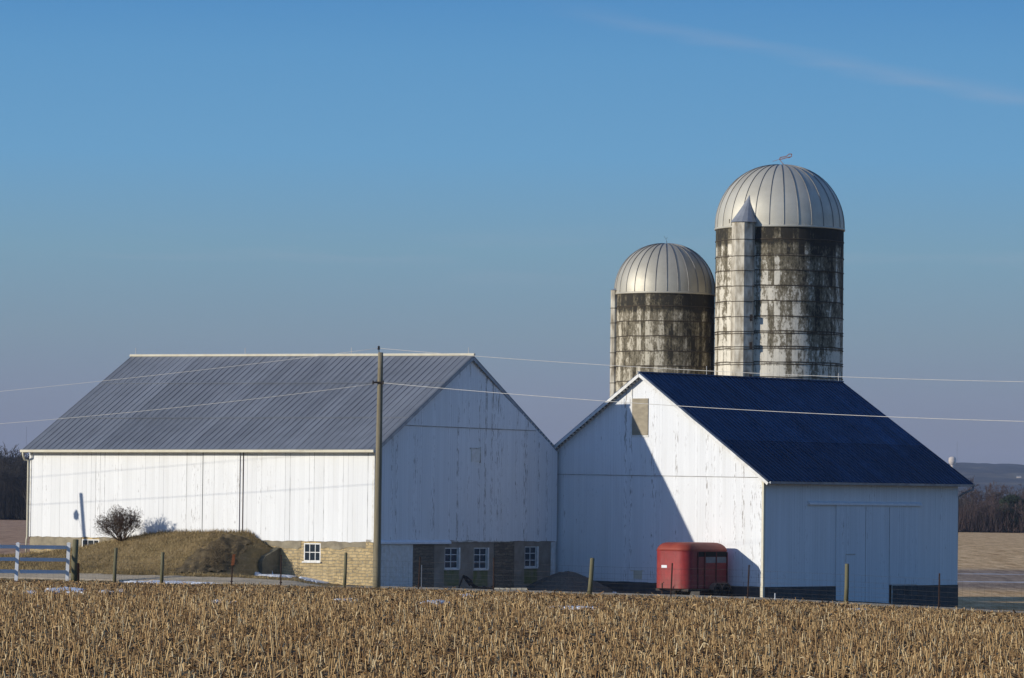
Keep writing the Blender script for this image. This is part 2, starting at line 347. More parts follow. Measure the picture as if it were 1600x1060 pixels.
# ------------------------------------------------------------------ ground sheets
def ground_mat():
    m, nt, b = new_mat('winter_ground', 1.0, 0, .05)
    g = N(nt, 'ShaderNodeNewGeometry').outputs['Position']; s = N(nt, 'ShaderNodeSeparateXYZ'); nt.links.new(g, s.inputs[0])
    n1 = noise(nt, g, .9, 8, .7); n2 = noise(nt, g, .12, 4); n3 = noise(nt, g, 9, 4, .7)
    grass = ramp(nt, n1, [(.3, (.14,.10,.045)), (.5, (.26,.185,.085)), (.72, (.40,.29,.15))])
    grass = mixc(nt, ramp(nt, n2, [(.4, 0), (.65, .45)]), grass, (.25,.185,.10))
    grass = mixc(nt, ramp(nt, n3, [(.45, 0), (.75, .5)]), grass, (.09,.072,.035))
    # the far fields: bands of stubble, bare soil and thin snow across the view
    cm = N(nt, 'ShaderNodeMapping'); cm.inputs['Scale'].default_value = (.006, .03, 1); nt.links.new(g, cm.inputs[0])
    bn = noise(nt, cm.outputs[0], 1.0, 3)
    yy = math_(nt, 'ADD', s.outputs[1], math_(nt, 'MULTIPLY', math_(nt, 'SUBTRACT', bn, .5), 16))
    fine = noise(nt, g, 1.0, 7, .85, sc=(1.1, .10, 1))
    tan = ramp(nt, fine, [(.40, (.44,.26,.11)), (.60, (.86,.58,.30))])
    brown = ramp(nt, fine, [(.40, (.19,.135,.095)), (.60, (.42,.31,.22))])
    far = mixc(nt, ramp(nt, math_(nt, 'DIVIDE', math_(nt, 'SUBTRACT', yy, 215), 2000), [(0.0, 0), (.0185, 0), (.0205, 1), (.0525, 1), (.0555, 0)], 'LINEAR'), tan, brown)
    left = math_(nt, 'MULTIPLY', math_(nt, 'ADD', math_(nt, 'DIVIDE', s.outputs[0], s.outputs[1]), .06), -20, clamp=True)
    far = mixc(nt, left, far, ramp(nt, fine, [(.4, (.33,.19,.11)), (.6, (.60,.38,.23))]))
    for y0, hw in ((277, 2.6), (305, 3.2)):
        sn = math_(nt, 'SUBTRACT', 1.0, math_(nt, 'DIVIDE', math_(nt, 'ABSOLUTE', math_(nt, 'SUBTRACT', yy, y0)), hw), clamp=True)
        sn = math_(nt, 'MULTIPLY', sn, ramp(nt, noise(nt, g, .25, 5, .7), [(.42, 0), (.56, .85)]))
        far = mixc(nt, sn, far, (.62,.64,.68))
    wood = ramp(nt, n2, [(.3, (.06,.055,.05)), (.7, (.10,.085,.07))])
    far = mixc(nt, math_(nt, 'DIVIDE', math_(nt, 'SUBTRACT', s.outputs[1], 735), 30, clamp=True), far, wood)
    cc = mixc(nt, math_(nt, 'DIVIDE', math_(nt, 'SUBTRACT', s.outputs[1], 199), 3, clamp=True), grass, far)
    nt.links.new(cc, b.inputs['Base Color']); bump(nt, b, n1, .6, .08)
    return m
def axis_vals(parts):
    v = []
    for a, b_, st in parts: v += list(np.arange(a, b_, st))
    v.append(parts[-1][1]); return np.array(v, float)
def grid(name, xs, ys, zf, mat, keep=None):
    XX, YY = np.meshgrid(xs, ys); ZZ = zf(XX, YY); V = np.stack([XX.ravel(), YY.ravel(), ZZ.ravel()], 1)
    nx, ny = len(xs), len(ys); ii = (np.arange(ny-1)[:, None]*nx+np.arange(nx-1)[None]).ravel()
    Fq = np.stack([ii, ii+1, ii+nx+1, ii+nx], 1)
    if keep is not None:
        c = V[Fq].mean(1); Fq = Fq[keep(c[:, 0], c[:, 1])]
        used = np.unique(Fq); mp = np.zeros(len(V), int); mp[used] = np.arange(len(used)); V = V[used]; Fq = mp[Fq]
    return fast_mesh(name, V, Fq, mat, smooth=True)
def rough_ground(X, Y):
    rr = np.sin(X*7.3+Y*1.9)*np.sin(Y*6.1-X*2.3)*.018+np.sin(X*17.1+Y*5.9)*np.sin(Y*15.7-X*6.3)*.012
    return G(X, Y)+rr*(Y < 215)
ys = axis_vals([(-60, 60, 20), (60, 170, 2.0), (170, 205, .22), (205, 260, 2.), (260, 900, 40), (900, 9001, 900)])
xs = axis_vals([(-6000, -600, 600), (-600, -60, 36), (-60, -28, 2), (-28, 0, .2), (0, 30, .8), (30, 60, 2), (60, 600, 36), (600, 6001, 600)])
tag(grid('ground', xs, ys, rough_ground, ground_mat()), kind='structure')
# soil of the corn field
def soil_mat():
    m, nt, b = new_mat('field_soil', 1.0, 0, .05); g = N(nt, 'ShaderNodeNewGeometry').outputs['Position']
    n = noise(nt, g, 3.2, 8, .75); n2 = noise(nt, g, 14, 5, .7)
    cc = ramp(nt, n, [(.3, (.04,.026,.016)), (.55, (.075,.048,.027)), (.75, (.13,.085,.045))])
    cc = mixc(nt, ramp(nt, n2, [(.55, 0), (.75, .7)]), cc, (.22,.14,.07))
    nt.links.new(cc, b.inputs['Base Color']); bump(nt, b, n2, .8, .06); return m
fq = lambda X, Y: (X-FENCE_P[0])*FENCE_N[0]+(Y-FENCE_P[1])*FENCE_N[1]
tag(grid('field_soil', axis_vals([(-70, 70.1, 1.0)]), axis_vals([(40, 215, 1.0)]), lambda X, Y: G(X, Y)+.05, soil_mat(), keep=lambda x, y: fq(x, y) < -1.4), kind='structure')
# gravel lane between the fence and the barns
def gravel_mat(name, c1, c2, c3, sc=6):
    m, nt, b = new_mat(name, .95, 0, .1); g = N(nt, 'ShaderNodeNewGeometry').outputs['Position']
    n = noise(nt, g, sc, 8, .8); n2 = noise(nt, g, .5, 4)
    cc = ramp(nt, n, [(.3, c1), (.55, c2), (.75, c3)]); cc = mixc(nt, ramp(nt, n2, [(.45, 0), (.7, .5)]), cc, c1)
    nt.links.new(cc, b.inputs['Base Color']); bump(nt, b, n, .8, .03); return m
GM = gravel_mat('lane_gravel', (.38,.30,.19), (.58,.47,.32), (.74,.63,.46))
def strip(name, pixA, pixB, mat, lift, nseg=60, rough=0):
    """ground-hugging sheet between two surveyed edge lines"""
    A = [gp(*p) for p in pixA]; B = [gp(*p) for p in pixB]
    def samp(P, t):
        f = t*(len(P)-1); i = min(int(f), len(P)-2); return P[i].lerp(P[i+1], f-i)
    nw = 6; V = []; Fq = []
    for i in range(nseg+1):
        a = samp(A, i/nseg); b_ = samp(B, i/nseg)
        for j in range(nw+1):
            p = a.lerp(b_, j/nw)
            if rough and j in (0, nw): p = p + (b_-a)*random.uniform(-rough, rough)
            V.append((p.x, p.y, g1(p.x, p.y)+lift))
    for i in range(nseg):
        for j in range(nw): k = i*(nw+1)+j; Fq.append((k, k+1, k+nw+2, k+nw+1))
    return fast_mesh(name, np.array(V), np.array(Fq), mat, smooth=True)
def lane_w(x): return np.interp(x, [-60, -22, -14, -8, 30], [5.0, 4.4, 4.6, 4.7, 4.6])
def lane_keep(x, y):
    q = fq(x, y); return (q > np.interp(x, [-25, -8, 0], [2.0, 1.6, .8])) & (q < lane_w(x))
def lane_mesh():
    T, U = np.meshgrid(np.arange(-60, 75, .35), np.linspace(0, 1, 13)); X0 = FENCE_P[0]+FENCE_E[0]*T
    wob = .12*np.sin(T*1.7)+.08*np.sin(T*4.3+1); q0_ = np.interp(X0, [-25, -8, 0], [2.0, 1.6, .8]); q = q0_+(lane_w(X0)-q0_+wob)*U; X = X0+FENCE_N[0]*q; Y = FENCE_P[1]+FENCE_E[1]*T+FENCE_N[1]*q
    edge_ = np.minimum(U, 1-U)*12; Z = G(X, Y)+.04*np.clip(edge_, -.6, 1)+.012*np.sin(X*9)*np.sin(Y*8); Z = np.where(edge_ == 0, G(X, Y)-.03, Z)
    V = np.stack([X.ravel(), Y.ravel(), Z.ravel()], 1); nx = T.shape[1]; ii = (np.arange(12)[:, None]*nx+np.arange(nx-1)[None]).ravel()
    return fast_mesh('gravel_lane', V, np.stack([ii, ii+1, ii+nx+1, ii+nx], 1), GM, smooth=True)
tag(lane_mesh(), kind='structure')
def yard_keep(x, y):
    q = fq(x, y); return (q > 4.4) & (x > -7.5) & (x < 21) & (y < 205)
tag(grid('yard', axis_vals([(-8, 25, 1.)]), axis_vals([(160, 206, 1.)]), lambda X, Y: G(X, Y)+.03, gravel_mat('yard_dirt', (.10,.085,.06), (.16,.135,.10), (.24,.21,.17)), keep=yard_keep), kind='structure')

# ------------------------------------------------------------------ wall helpers
def cellwall(us, vs, solid, P, off):
    """wall of grid cells; P(u,v)->front point, off = thickness vector; openings are cells left out"""
    mb = MB(); off = Vector(off); idx = {}
    def vid(i, j, k):
        key = (i, j, k)
        if key not in idx:
            p = Vector(P(us[i], vs[j])); p = p+off if k else p; idx[key] = len(mb.v); mb.v.append(tuple(p))
        return idx[key]
    n, m_ = len(us)-1, len(vs)-1; S = lambda i, j: 0 <= i < n and 0 <= j < m_ and solid(i, j)
    for i in range(n):
        for j in range(m_):
            if not S(i, j): continue
            a = [(i,j),(i+1,j),(i+1,j+1),(i,j+1)]
            mb.f.append(tuple(vid(*q, 0) for q in a)); mb.f.append(tuple(vid(*q, 1) for q in reversed(a)))
            for (p, q), nb in (((a[0],a[1]),(i,j-1)), ((a[1],a[2]),(i+1,j)), ((a[2],a[3]),(i,j+1)), ((a[3],a[0]),(i-1,j))):
                if not S(*nb): mb.f.append((vid(*p,0), vid(*p,1), vid(*q,1), vid(*q,0)))
    return mb
def window(parent, axis, u0, u1, z0, z1, inset, nx, nz, mat_trim, frame_w=.06, sill=True):
    """glazed window in plane axis=x (axis 0: runs along x, plane y=inset; axis 1: runs along y, plane x=-inset)"""
    def P(u, z, o): return (u, inset-o, z) if axis == 0 else (-inset+o, u, z)
    def bx(mb, ua, ub, za, zb, o0, o1):
        a = P(ua, za, o0); b_ = P(ub, zb, o1); mb.box([min(x) for x in zip(a, b_)], [max(x) for x in zip(a, b_)])
    f = MB()
    bx(f, u0, u1, z1-frame_w, z1, 0, .06); bx(f, u0, u1, z0, z0+frame_w, 0, .06)
    bx(f, u0, u0+frame_w, z0+frame_w, z1-frame_w, 0, .06); bx(f, u1-frame_w, u1, z0+frame_w, z1-frame_w, 0, .06)
    for i in range(1, nx):
        u = u0+(u1-u0)*i/nx; bx(f, u-.016, u+.016, z0+frame_w, z1-frame_w, .012, .045)
    for j in range(1, nz):
        z = z0+(z1-z0)*j/nz; bx(f, u0+frame_w, u1-frame_w, z-.016, z+.016, .010, .042)
    wo = f.build('window', mat_trim, parent)
    g = MB(); bx(g, u0+.02, u1-.02, z0+.02, z1-.02, .004, .02); g.build('pane', M['glass'], wo)
    if sill:
        s_ = MB(); bx(s_, u0-.05, u1+.05, z0-.06, z0-.002, -.02, .14); s_.build('sill', mat_trim, wo)
    return wo
def roof_plane(ridge0, ridge1, eave0, eave1, thick, n_ribs, rib=.03, seams=(), rowu=None):
    """roof slab with raised ribs from ridge to eave"""
    r0, r1, e0, e1 = map(Vector, (ridge0, ridge1, eave0, eave1)); mb = MB()
    nrm = (r1-r0).cross(e0-r0).normalized()
    if nrm.z < 0: nrm = -nrm
    mb.prism([r0, r1, e1, e0], -nrm*thick)
    for k in range(n_ribs+1):
        t = k/n_ribs; t = min(max(t, .003), .997)
        a = r0.lerp(r1, t); b_ = e0.lerp(e1, t); dr = (r1-r0).normalized()*rib*.8
        a0, b0 = a-nrm*.004, b_-nrm*.004
        mb.prism([a0-dr, b0-dr, b0+dr, a0+dr], nrm*(rib+.004))
    for s_ in seams:                       # overlap where two lengths of sheet meet
        a = r0.lerp(e0, s_); b_ = r1.lerp(e1, s_); dn = (e0-r0).normalized()
        mb.prism([a+nrm*.001, b_+nrm*.001, b_+dn*.06+nrm*.001, a+dn*.06+nrm*.001], nrm*.014)
    return mb
def rods(parent, pts, h=.38):
    for p in pts:
        m_ = MB(); m_.tube([p, Vector(p)+Vector((0,0,h))], .014, 6); m_.tube([Vector(p)+Vector((0,0,-.02)), Vector(p)+Vector((0,0,.05))], .03, 6)
        m_.build('lightning_rod', M['wire'], parent)

# ------------------------------------------------------------------ left barn (bank barn)
lb = empty('bank_barn', LF.o, -LF.a)
tag(lb, 'long white board barn with grey metal roof and yellow stone basement behind the utility pole', 'barn', 'barns')
zb0 = LF.onY(585, 848).z; zb1_ = LF.onY(46, 838).z               # bottom of the boards
zbR = LF.onX(868, 846.5).z; zbG = LF.onX(597, 843).z
ze = LF.onY(585, 705).z + .05
rR = LF.onY(740, 555.5, W1/2); rL = LF.onY(205, 557, W1/2)
eR = LF.onY(586, 703, -.38); eL = LF.onY(34, 703, -.38); eB = LF.onY(874, 705, W1+.38)
L1r = -LF.onY(46.5, 770).x                                       # true wall length
zrw = (rR.z+rL.z)/2
slope = lambda y, r, e: r.z + (e.z-r.z)*abs(y-W1/2)/(W1/2+.38)
# long wall of boards, one panel each side of the door lines
wl = MB(); zt = slope(0, rR, eR)-.10; ztL = slope(0, rL, eL)-.10
segs = [-L1r, LF.onY(318, 770).x-.03, LF.onY(318, 770).x+.03, LF.onY(375, 770).x, LF.onY(375, 770).x+.05, 0]
zlin = lambda x, a, b_: b_ + (a-b_)*(x+L1r)/L1r                  # a at x=0, b at x=-L
for a, b_, dy in ((segs[0], segs[1], 0), (segs[1]+.0, segs[3], -.02), (segs[3], segs[5], 0)):
    # ragged lower board ends
    low = [(x, dy, zlin(x, zb0, zb1_)+random.uniform(-.025, .03)) for x in np.arange(a, b_, .27)]+[(b_, dy, zlin(b_, zb0, zb1_))]
    wl_ = MB(); wl_.prism(low+[(b_, dy, zlin(b_, zt, ztL)), (a, dy, zlin(a, zt, ztL))], (0, .11-dy, 0))
    o = wl_.build('sliding_door' if dy else 'board_wall', M['long_boards'], lb)
dk = MB(); x318 = segs[1]; dk.box((x318-.02, -.026, zlin(x318, zb0, zb1_)+.02), (x318+.008, -.021, zlin(x318, zt, ztL)-.05)); dk.build('door_gap', M['dark'], lb)
for xx in (LF.onY(375, 770).x, LF.onY(380, 770).x):
    t_ = MB(); t_.box((xx-.009, -.036, zlin(xx, zb0, zb1_)), (xx+.009, -.021 if xx < segs[3]+.02 else -.002, zlin(xx, zt, ztL)-.04)); t_.build('door_bar', M['rust'], lb)
# near gable of boards
gz = MB(); zr_g = rR.z-.10
pts = [(0, 0, zbG-.02)]+[(0, y, np.interp(y, [0, W1], [zbG-.02, zbR])+random.uniform(-.02, .02)) for y in np.arange(.3, W1, .3)]+[(0, W1, zbR), (0, W1, zt), (0, W1/2, zr_g), (0, 0, zt)]
gz.prism(pts, (-.11, 0, 0)); gz.build('gable_wall', M['gable_boards'], lb)
# upper boards overlap the lower ones at the seam
sa = LF.onX(655, 665); sb = LF.onX(832, 672.5); zsl = lambda y: sa.z+(sb.z-sa.z)*(y-sa.y)/(sb.y-sa.y)
def rake_y(z): return (W1/2)*(z-zt)/(zr_g-zt)
ya = rake_y(zsl(2)); yb = W1-rake_y(zsl(W1-2))
up = MB(); up.prism([(.035, ya+.1, zsl(ya)), (.035, yb-.1, zsl(yb)), (.035, W1/2, zr_g-.04)], (-.034, 0, 0)); up.build('gable_wall', M['gable_boards'], lb)
sg_ = MB(); sg_.prism([(.002, ya+.12, zsl(ya)-.035), (.002, yb-.12, zsl(yb)-.035), (.002, yb-.12, zsl(yb)-.002), (.002, ya+.12, zsl(ya)-.002)], (.028, 0, 0)); sg_.build('seam_shade', M['gap_shade'], lb)  # dark strip painted in for the shade under the upper boards
ht = MB(); h0 = LF.onX(736, 702); h1 = LF.onX(749, 722); ht.box((.002, h0.y, h1.z), (.03, h1.y, h0.z)); ho = ht.build('hatch', M['white_trim'], lb)
fr = MB(); fr.box((.002, h1.y+.005, h1.z-.05), (.045, h1.y+.06, h0.z+.1)); fr.box((.002, h0.y-.1, h0.z+.005), (.04, h1.y, h0.z+.06)); fr.build('hatch_frame', M['weathered_trim'], ho)
# back and far gable
bk = MB(); bk.prism([(-.12, W1, -.6), (-L1r, W1, -.6), (-L1r, W1, ztL), (-.12, W1, zt)], (0, -.11, 0)); bk.build('board_wall', M['long_boards'], lb)
fg = MB(); fg.prism([(-L1r, .12, 0), (-L1r, W1-.12, 0), (-L1r, W1-.12, ztL), (-L1r, W1/2, rL.z-.1), (-L1r, .12, ztL)], (.11, 0, 0)); fg.build('gable_wall', M['gable_boards'], lb)
# corner board, left
cb = MB(); cb.box((-L1r-.03, -.03, zb1_-.02), (-L1r+.09, -.002, ztL-.02)); cb.build('corner_board', M['white_trim'], lb); cb = MB(); cb.box((-.10, -.02, zb0+.02), (.02, -.003, zt-.02)); cb.build('corner_board', M['white_trim'], lb)
# stone basement, long side, with two window openings
wA = (LF.onY(474, 860).x, LF.onY(500, 860).x, LF.onY(485, 877.5).z, LF.onY(485, 849).z)
wB = (LF.onY(127, 850).x, LF.onY(154, 850).x, LF.onY(140, 857).z, LF.onY(140, 843).z)
ztop = lambda x: zlin(x, zb0, zb1_)+.04
us = [-L1r+.02, wB[0], wB[1], wA[0], wA[1], -.02]
vs = [0, 1, 2, 3, 4]
zv = {0: lambda x: -.5, 1: lambda x: min(wA[2], wB[2]), 2: lambda x: max(wA[2], wB[2]), 3: lambda x: min(wA[3], wB[3]), 4: lambda x: ztop(x)}
def solidL(i, j): return not (i == 3 and j in (1, 2, 3) and True) and not (i == 1 and j in (2, 3))
vsL = sorted([-.6, wA[2], wB[2]]); 
def mkst():
    zs = sorted({-.6, wA[2], wB[2], wA[3], wB[3], 99.})
    def sol(i, j):
        zc0, zc1 = zs[j], zs[j+1]
        if i == 3 and zc0 >= wA[2]-1e-6 and zc1 <= wA[3]+1e-6: return False
        if i == 1 and zc0 >= wB[2]-1e-6 and zc1 <= wB[3]+1e-6: return False
        return True
    return cellwall(us, zs, sol, lambda u, z: (u, .04, ztop(u) if z == 99. else min(z, ztop(u)-.01)), (0, .4, 0))
mkst().build('stone_foundation', M['stone'], lb)
# smeared cement coat along the top of the stone
ce = MB()
for a, b_ in ((us[0], wB[0]-.02), (wB[1]+.02, wA[0]-.16), (wA[1]+.03, us[-1])):
    xs_ = list(np.arange(a, b_, .35))+[b_]
    dep = .34 if a > -4 or b_ > -6 else .3
    if a == us[0]: dep = .6
    ce.prism([(x, .018, ztop(x)-dep+random.uniform(-.09, .09)) for x in xs_]+[(xs_[-1], .018, ztop(xs_[-1])-.035), (xs_[0], .018, ztop(xs_[0])-.035)], (0, .02, 0))
ce.build('cement_coat', M['cement'], lb)
window(lb, 0, wA[0], wA[1], wA[2], wA[3], .10, 3, 2, M['white_trim'], .05)
window(lb, 0, wB[0], wB[1], wB[2], wB[3], .10, 3, 1, M['white_trim'], .05, sill=False)
# gable basement: metal door, stone piers, plaster with three windows
gy = lambda u, v=880: LF.onX(u, v).y
zg = lambda y: np.interp(y, [0, W1], [zbG, zbR])+.02
wins = [(gy(696), gy(717), LF.onX(705, 889).z, LF.onX(705, 856).z), (gy(741.5), gy(762), LF.onX(750, 889.5).z, LF.onX(750, 856).z), (gy(821), gy(839.5), LF.onX(830, 886.5).z, LF.onX(830, 854).z)]
def gb(y0, y1, wl_, mat, x=-.05, name='foundation_wall'):
    us_ = [y0]+sum([[a[0], a[1]] for a in wl_], [])+[y1]; zz_ = sorted({-.9, 99.} | {a[2] for a in wl_} | {a[3] for a in wl_})
    def sol(i, j):
        if i % 2 == 1:
            a = wl_[i//2]; return not (zz_[j] >= a[2]-1e-6 and zz_[j+1] <= a[3]+1e-6)
        return True
    cellwall(us_, zz_, sol, lambda u, z: (x, u, zg(u) if z == 99. else z), (-.35, 0, 0)).build(name, mat, lb)
gb(gy(645.5), gy(679)-.002, [], M['dark_stone'], -.02, 'stone_pier'); gb(gy(679), gy(773)-.002, wins[:2], M['plaster'], -.04)
gb(gy(773), gy(804)-.002, [], M['dark_stone'], -.015, 'stone_pier'); gb(gy(804), W1-.02, wins[2:], M['plaster'], -.04)
gb(.42, gy(597)-.01, [], M['dark'], -.20, 'door_opening')
cp = MB(); cp.box((-.42, -.0, -.6), (-.03, .10, zbG-.02)); cp.build('stone_pier', M['stone'], lb)
dd = MB(); y0, y1 = gy(596), gy(646)
for k in range(int((y1-y0)/.12)):
    a = y0+k*.12; dd.box((-.045, a+.008, -.5), (-.012, a+.112, zg(a)-.16)); 
dd.box((-.05, y0, -.52), (-.045, y1-.05, zg(y0)-.16)); dd.build('metal_door', M['white_trim'], lb)
hd = MB(); hd.prism([(.004, gy(588), zbG-.22), (.11, gy(588), zbG-.20), (.11, gy(588), zbG-.12), (.004, gy(588), zbG-.03)], (0, gy(702)-gy(588), 0)); hd.build('door_header', M['vinyl'], lb)
hd = MB(); hd.prism([(.006, gy(702)+.01, zbG-.13), (.006, gy(800), zg(gy(800))-.07), (.006, gy(800), zg(gy(800))-.02), (.006, gy(702)+.01, zbG-.06)], (.03, 0, 0)); hd.build('sill_board', M['weathered_trim'], lb)
for a in wins:
    wo = window(lb, 1, a[0], a[1], a[2], a[3], .12, 2, 3, M['white_trim'], .05)
    j_ = MB(); j_.box((-.13, a[1]+.002, a[2]), (.0, a[1]+.11, a[3])); j_.build('jamb', M['white_trim'], wo)
    ms = MB(); ms.box((-.0385, a[0]-.05, a[2]-.75), (-.032, a[1]+.05, a[2]-.065)); ms.build('moss_stain', M['moss'], lb)
cw = MB(); cw.box((-.03, gy(861), -.8), (.02, gy(867.5), zbR-.02)); cw.build('corner_board', M['white_trim'], lb)
# roof
eBL = Vector((eL.x, eB.y, eL.z-(eR.z-eB.z)))
a_ = roof_plane(rL, rR, eL, Vector((rR.x+.0, eR.y, eR.z)) if abs(eR.x-rR.x) > .6 else eR, .05, 56, .012, (.29,.66))
a_.build('roof', M['grey_roof'], lb)
b__ = roof_plane(rL, rR, eBL, eB, .05, 56, .028); b__.build('roof', M['grey_roof'], lb)
rc = MB(); rc.tube([rL+Vector((-.06,0,.035)), rR+Vector((.06,0,.035))], .062, 6); rc.build('ridge_cap', M['cream'], lb)
# rake boards and rafter ends on the gables
rb_ = MB()
for r_, e_ in ((rR, eR), (rR, eB)):
    A = Vector((r_.x-.02, r_.y, r_.z-.12)); B = Vector((e_.x-.02, e_.y, e_.z-.12)); rb_.bar(A, B, .035, .15, (0,0,1))
rb_.build('rake_board', M['galv'], lb)
n_ = 34                                            # sheathing ends under the rear rake
for k in range(n_):
    t_ = (k+.5)/n_; p = rR.lerp(eB, t_); lk = MB(); lk.box((.0, p.y-.05, p.z-.21), (p.x-.05, p.y+.05, p.z-.12)); lk.build('purlin_end', M['weathered_trim'], lb)

gt = MB(); g0, g1_ = eL+Vector((.0,-.06,-.05)), eR+Vector((0,-.06,-.05))
gt.prism([g0+Vector((0,-.07,.05)), g0+Vector((0,-.06,-.06)), g0+Vector((0,.04,-.07)), g0+Vector((0,.055,.03))], g1_-g0); gt.build('gutter', M['cream'], lb)
fs = MB(); fs.prism([Vector((-L1r-.1, -.30, ztL-.10)), Vector((-L1r-.1, -.002, ztL-.03)), Vector((-L1r-.1, -.002, ztL-.06)), Vector((-L1r-.1, -.30, ztL-.13))], (L1r+.12, 0, zt-ztL)); fs.build('soffit', M['white_trim'], lb)
ds = MB(); x_ = -L1r-.06
ds.tube([(eL.x+.12, eL.y-.06, eL.z-.1), (eL.x+.13, eL.y-.05, eL.z-.26), (x_-.12, -.2, eL.z-.45), (x_, -.08, eL.z-.48), (x_, -.07, eL.z-.7), (x_, -.07, zb1_-.05), (x_-.03, -.07, zb1_-.12), (x_-.05, -.07, zb1_-.75)], .045, 8)
ds.build('downspout', M['cream'], lb, True)
rods(lb, [LF.onY(u, 556.5, W1/2) for u in (212, 383, 549, 732)])

# ------------------------------------------------------------------ right barn
rbn = empty('gable_barn', RF.o, -RF.a)
tag(rbn, 'white barn with dark blue metal roof standing in front of the two silos', 'barn', 'barns')
rN = RF.onY(998.5, 582.5, -.3); xr = rN.x; rFar = RF.onX(1316, 597.5, xr)
eN = RF.onY(1200, 752, -.3); eF = RF.onX(1521, 757, eN.x)
half = eN.x-xr
eNl = Vector((xr-half, -.3, eN.z)); eFl = Vector((xr-half, eF.y, eF.z))
L2r = RF.onX(1496.5, 850).y
W2L = 2*abs(xr)                                                # full gable width
hs = lambda x, r, e: r.z+(e.z-r.z)*abs(x-xr)/half
zt2 = hs(0, rN, eN)-.08; zt2f = hs(0, rFar, eF)-.08
bN = RF.onY(1192, 917.5).z; bM = RF.onY(945, 908).z; bF = RF.onX(1496, 914).z
bfun = lambda x: bN+(bM-bN)*x/RF.onY(945, 908).x
sz0 = RF.onY(1190, 746).z; sx1 = RF.onY(900, 741.3); szf = lambda x: sz0+(sx1.z-sz0)*x/sx1.x
gw = MB(); xx = np.arange(-W2L, -.05, .31)
gw.prism([(x, 0, bfun(x)+random.uniform(-.02, .02)) for x in xx]+[(0, 0, bN), (0, 0, zt2), (xr, 0, rN.z-.08), (-W2L, 0, zt2)], (0, .12, 0)); gw.build('gable_wall', M['gable_boards_front'], rbn)
# upper boards lap over the lower ones
sw = (half)*(1-(szf(-3)-(eN.z))/(rN.z-eN.z)); 
x_hi = xr+(rN.z-.10-szf(0))/(rN.z-eN.z)*half; x_lo = xr-(rN.z-.10-szf(-W2L))/(rN.z-eN.z)*half
x_hi = min(x_hi, -.02)
uw = MB(); zhi = hs(x_hi, rN, eN)-.10
uw.prism([(x_lo+.05, -.032, szf(x_lo)), (x_hi, -.032, szf(x_hi)), (x_hi, -.032, max(zhi, szf(x_hi)+.01)), (xr, -.032, rN.z-.10)], (0, .031, 0)); uw.build('gable_wall', M['gable_boards_front'], rbn)
sg_ = MB(); sg_.prism([(x_lo+.1, -.028, szf(x_lo)-.022), (x_hi, -.028, szf(x_hi)-.022), (x_hi, -.028, szf(x_hi)-.002), (x_lo+.1, -.028, szf(x_lo)-.002)], (0, .026, 0)); sg_.build('seam_shade', M['gap_shade'], rbn)  # shade below the lap, drawn as a thin dark strip
pa, pb = RF.onY(989.5, 623), RF.onY(1013.5, 680)
hb = MB(); hb.box((pa.x, -.075, pb.z), (pb.x, -.033, pa.z)); hb.build('loft_hatch', M['plywood'], rbn)
hf = MB(); hf.box((pa.x-.10, -.065, pb.z), (pa.x-.012, -.033, pa.z+.5)); hf.box((pa.x-.02, -.06, pb.z-.09), (pb.x+.03, -.033, pb.z-.008)); hf.build('hatch_frame', M['white_trim'], rbn)
pt_ = MB(); p0, p1 = RF.onY(990, 892.5), RF.onY(1003, 905); pt_.box((p0.x-.15, -.02, p0.z), (p1.x+.1, -.002, p0.z+.035)); pt_.box((p0.x, -.012, p1.z), (p1.x, -.001, p0.z)); pt_.build('wall_patch', M['cream'], rbn)
# side wall with sliding doors
dy0, dy1 = RF.onX(1307.5, 850).y, RF.onX(1393, 850).y
zs2 = lambda y: bN+(bF-bN)*y/L2r
sw_ = MB()
for a, b_ in ((.02, dy0), (dy1, L2r)):
    sw_.prism([(0, a, zs2(a)), (0, b_, zs2(b_)), (0, b_, zt2+(zt2f-zt2)*b_/L2r), (0, a, zt2+(zt2f-zt2)*a/L2r)], (-.12, 0, 0))
dtop = RF.onX(1340, 789).z
sw_.prism([(0, dy0, dtop-.1), (0, dy1, dtop-.1), (0, dy1, zt2+(zt2f-zt2)*dy1/L2r), (0, dy0, zt2+(zt2f-zt2)*dy0/L2r)], (-.12, 0, 0))
sw_.build('board_wall', M['side_boards'], rbn)
zd0 = RF.onX(1350, 944).z-.15
for (ua, ub, zb_, o_) in ((1305.5, 1350.8, zd0, .05), (1351.2, 1388, zd0, .05), (1388.5, 1434, bF+.05, .035)):
    m_ = MB(); a, b_ = RF.onX(ua, 850).y, RF.onX(ub, 850).y; m_.box((.006, a, zb_), (o_, b_-.01, dtop-.02)); do = m_.build('sliding_door', M['door_boards'], rbn)
    if ua < 1310:
        k_ = MB(); q0, q1 = RF.onX(1320, 867), RF.onX(1335, 867)
        k_.box((.05, q0.y, q0.z), (.075, q1.y, q0.z+.04)); k_.box((.05, q0.y, zd0+.2), (.058, q0.y+.02, q0.z)); k_.build('small_door_trim', M['weathered_trim'], do)
for u_, o_ in ((1307, .004), (1351, .052), (1388.3, .052), (1433.5, .004)):
    y_ = RF.onX(u_, 850).y; m_ = MB(); m_.box((o_-.003, y_-.012, zd0+.1 if u_ < 1400 else bF+.1), (o_+.003, y_+.012, dtop-.1)); m_.build('door_gap', M['gap_shade'], rbn)
tr = MB(); q0, q1 = RF.onX(1262, 785.5), RF.onX(1438, 785.5)
tr.prism([(.002, q0.y, dtop-.02), (.13, q0.y, dtop-.02), (.13, q0.y, dtop+.06), (.002, q0.y, dtop+.15)], (0, q1.y-q0.y, 0)); tr.build('door_rail', M['vinyl'], rbn)
jl = MB(); jl.box((.002, dy1+.005, zd0), (.03, dy1+.07, dtop-.05)); jl.build('door_jamb', M['weathered_trim'], rbn)
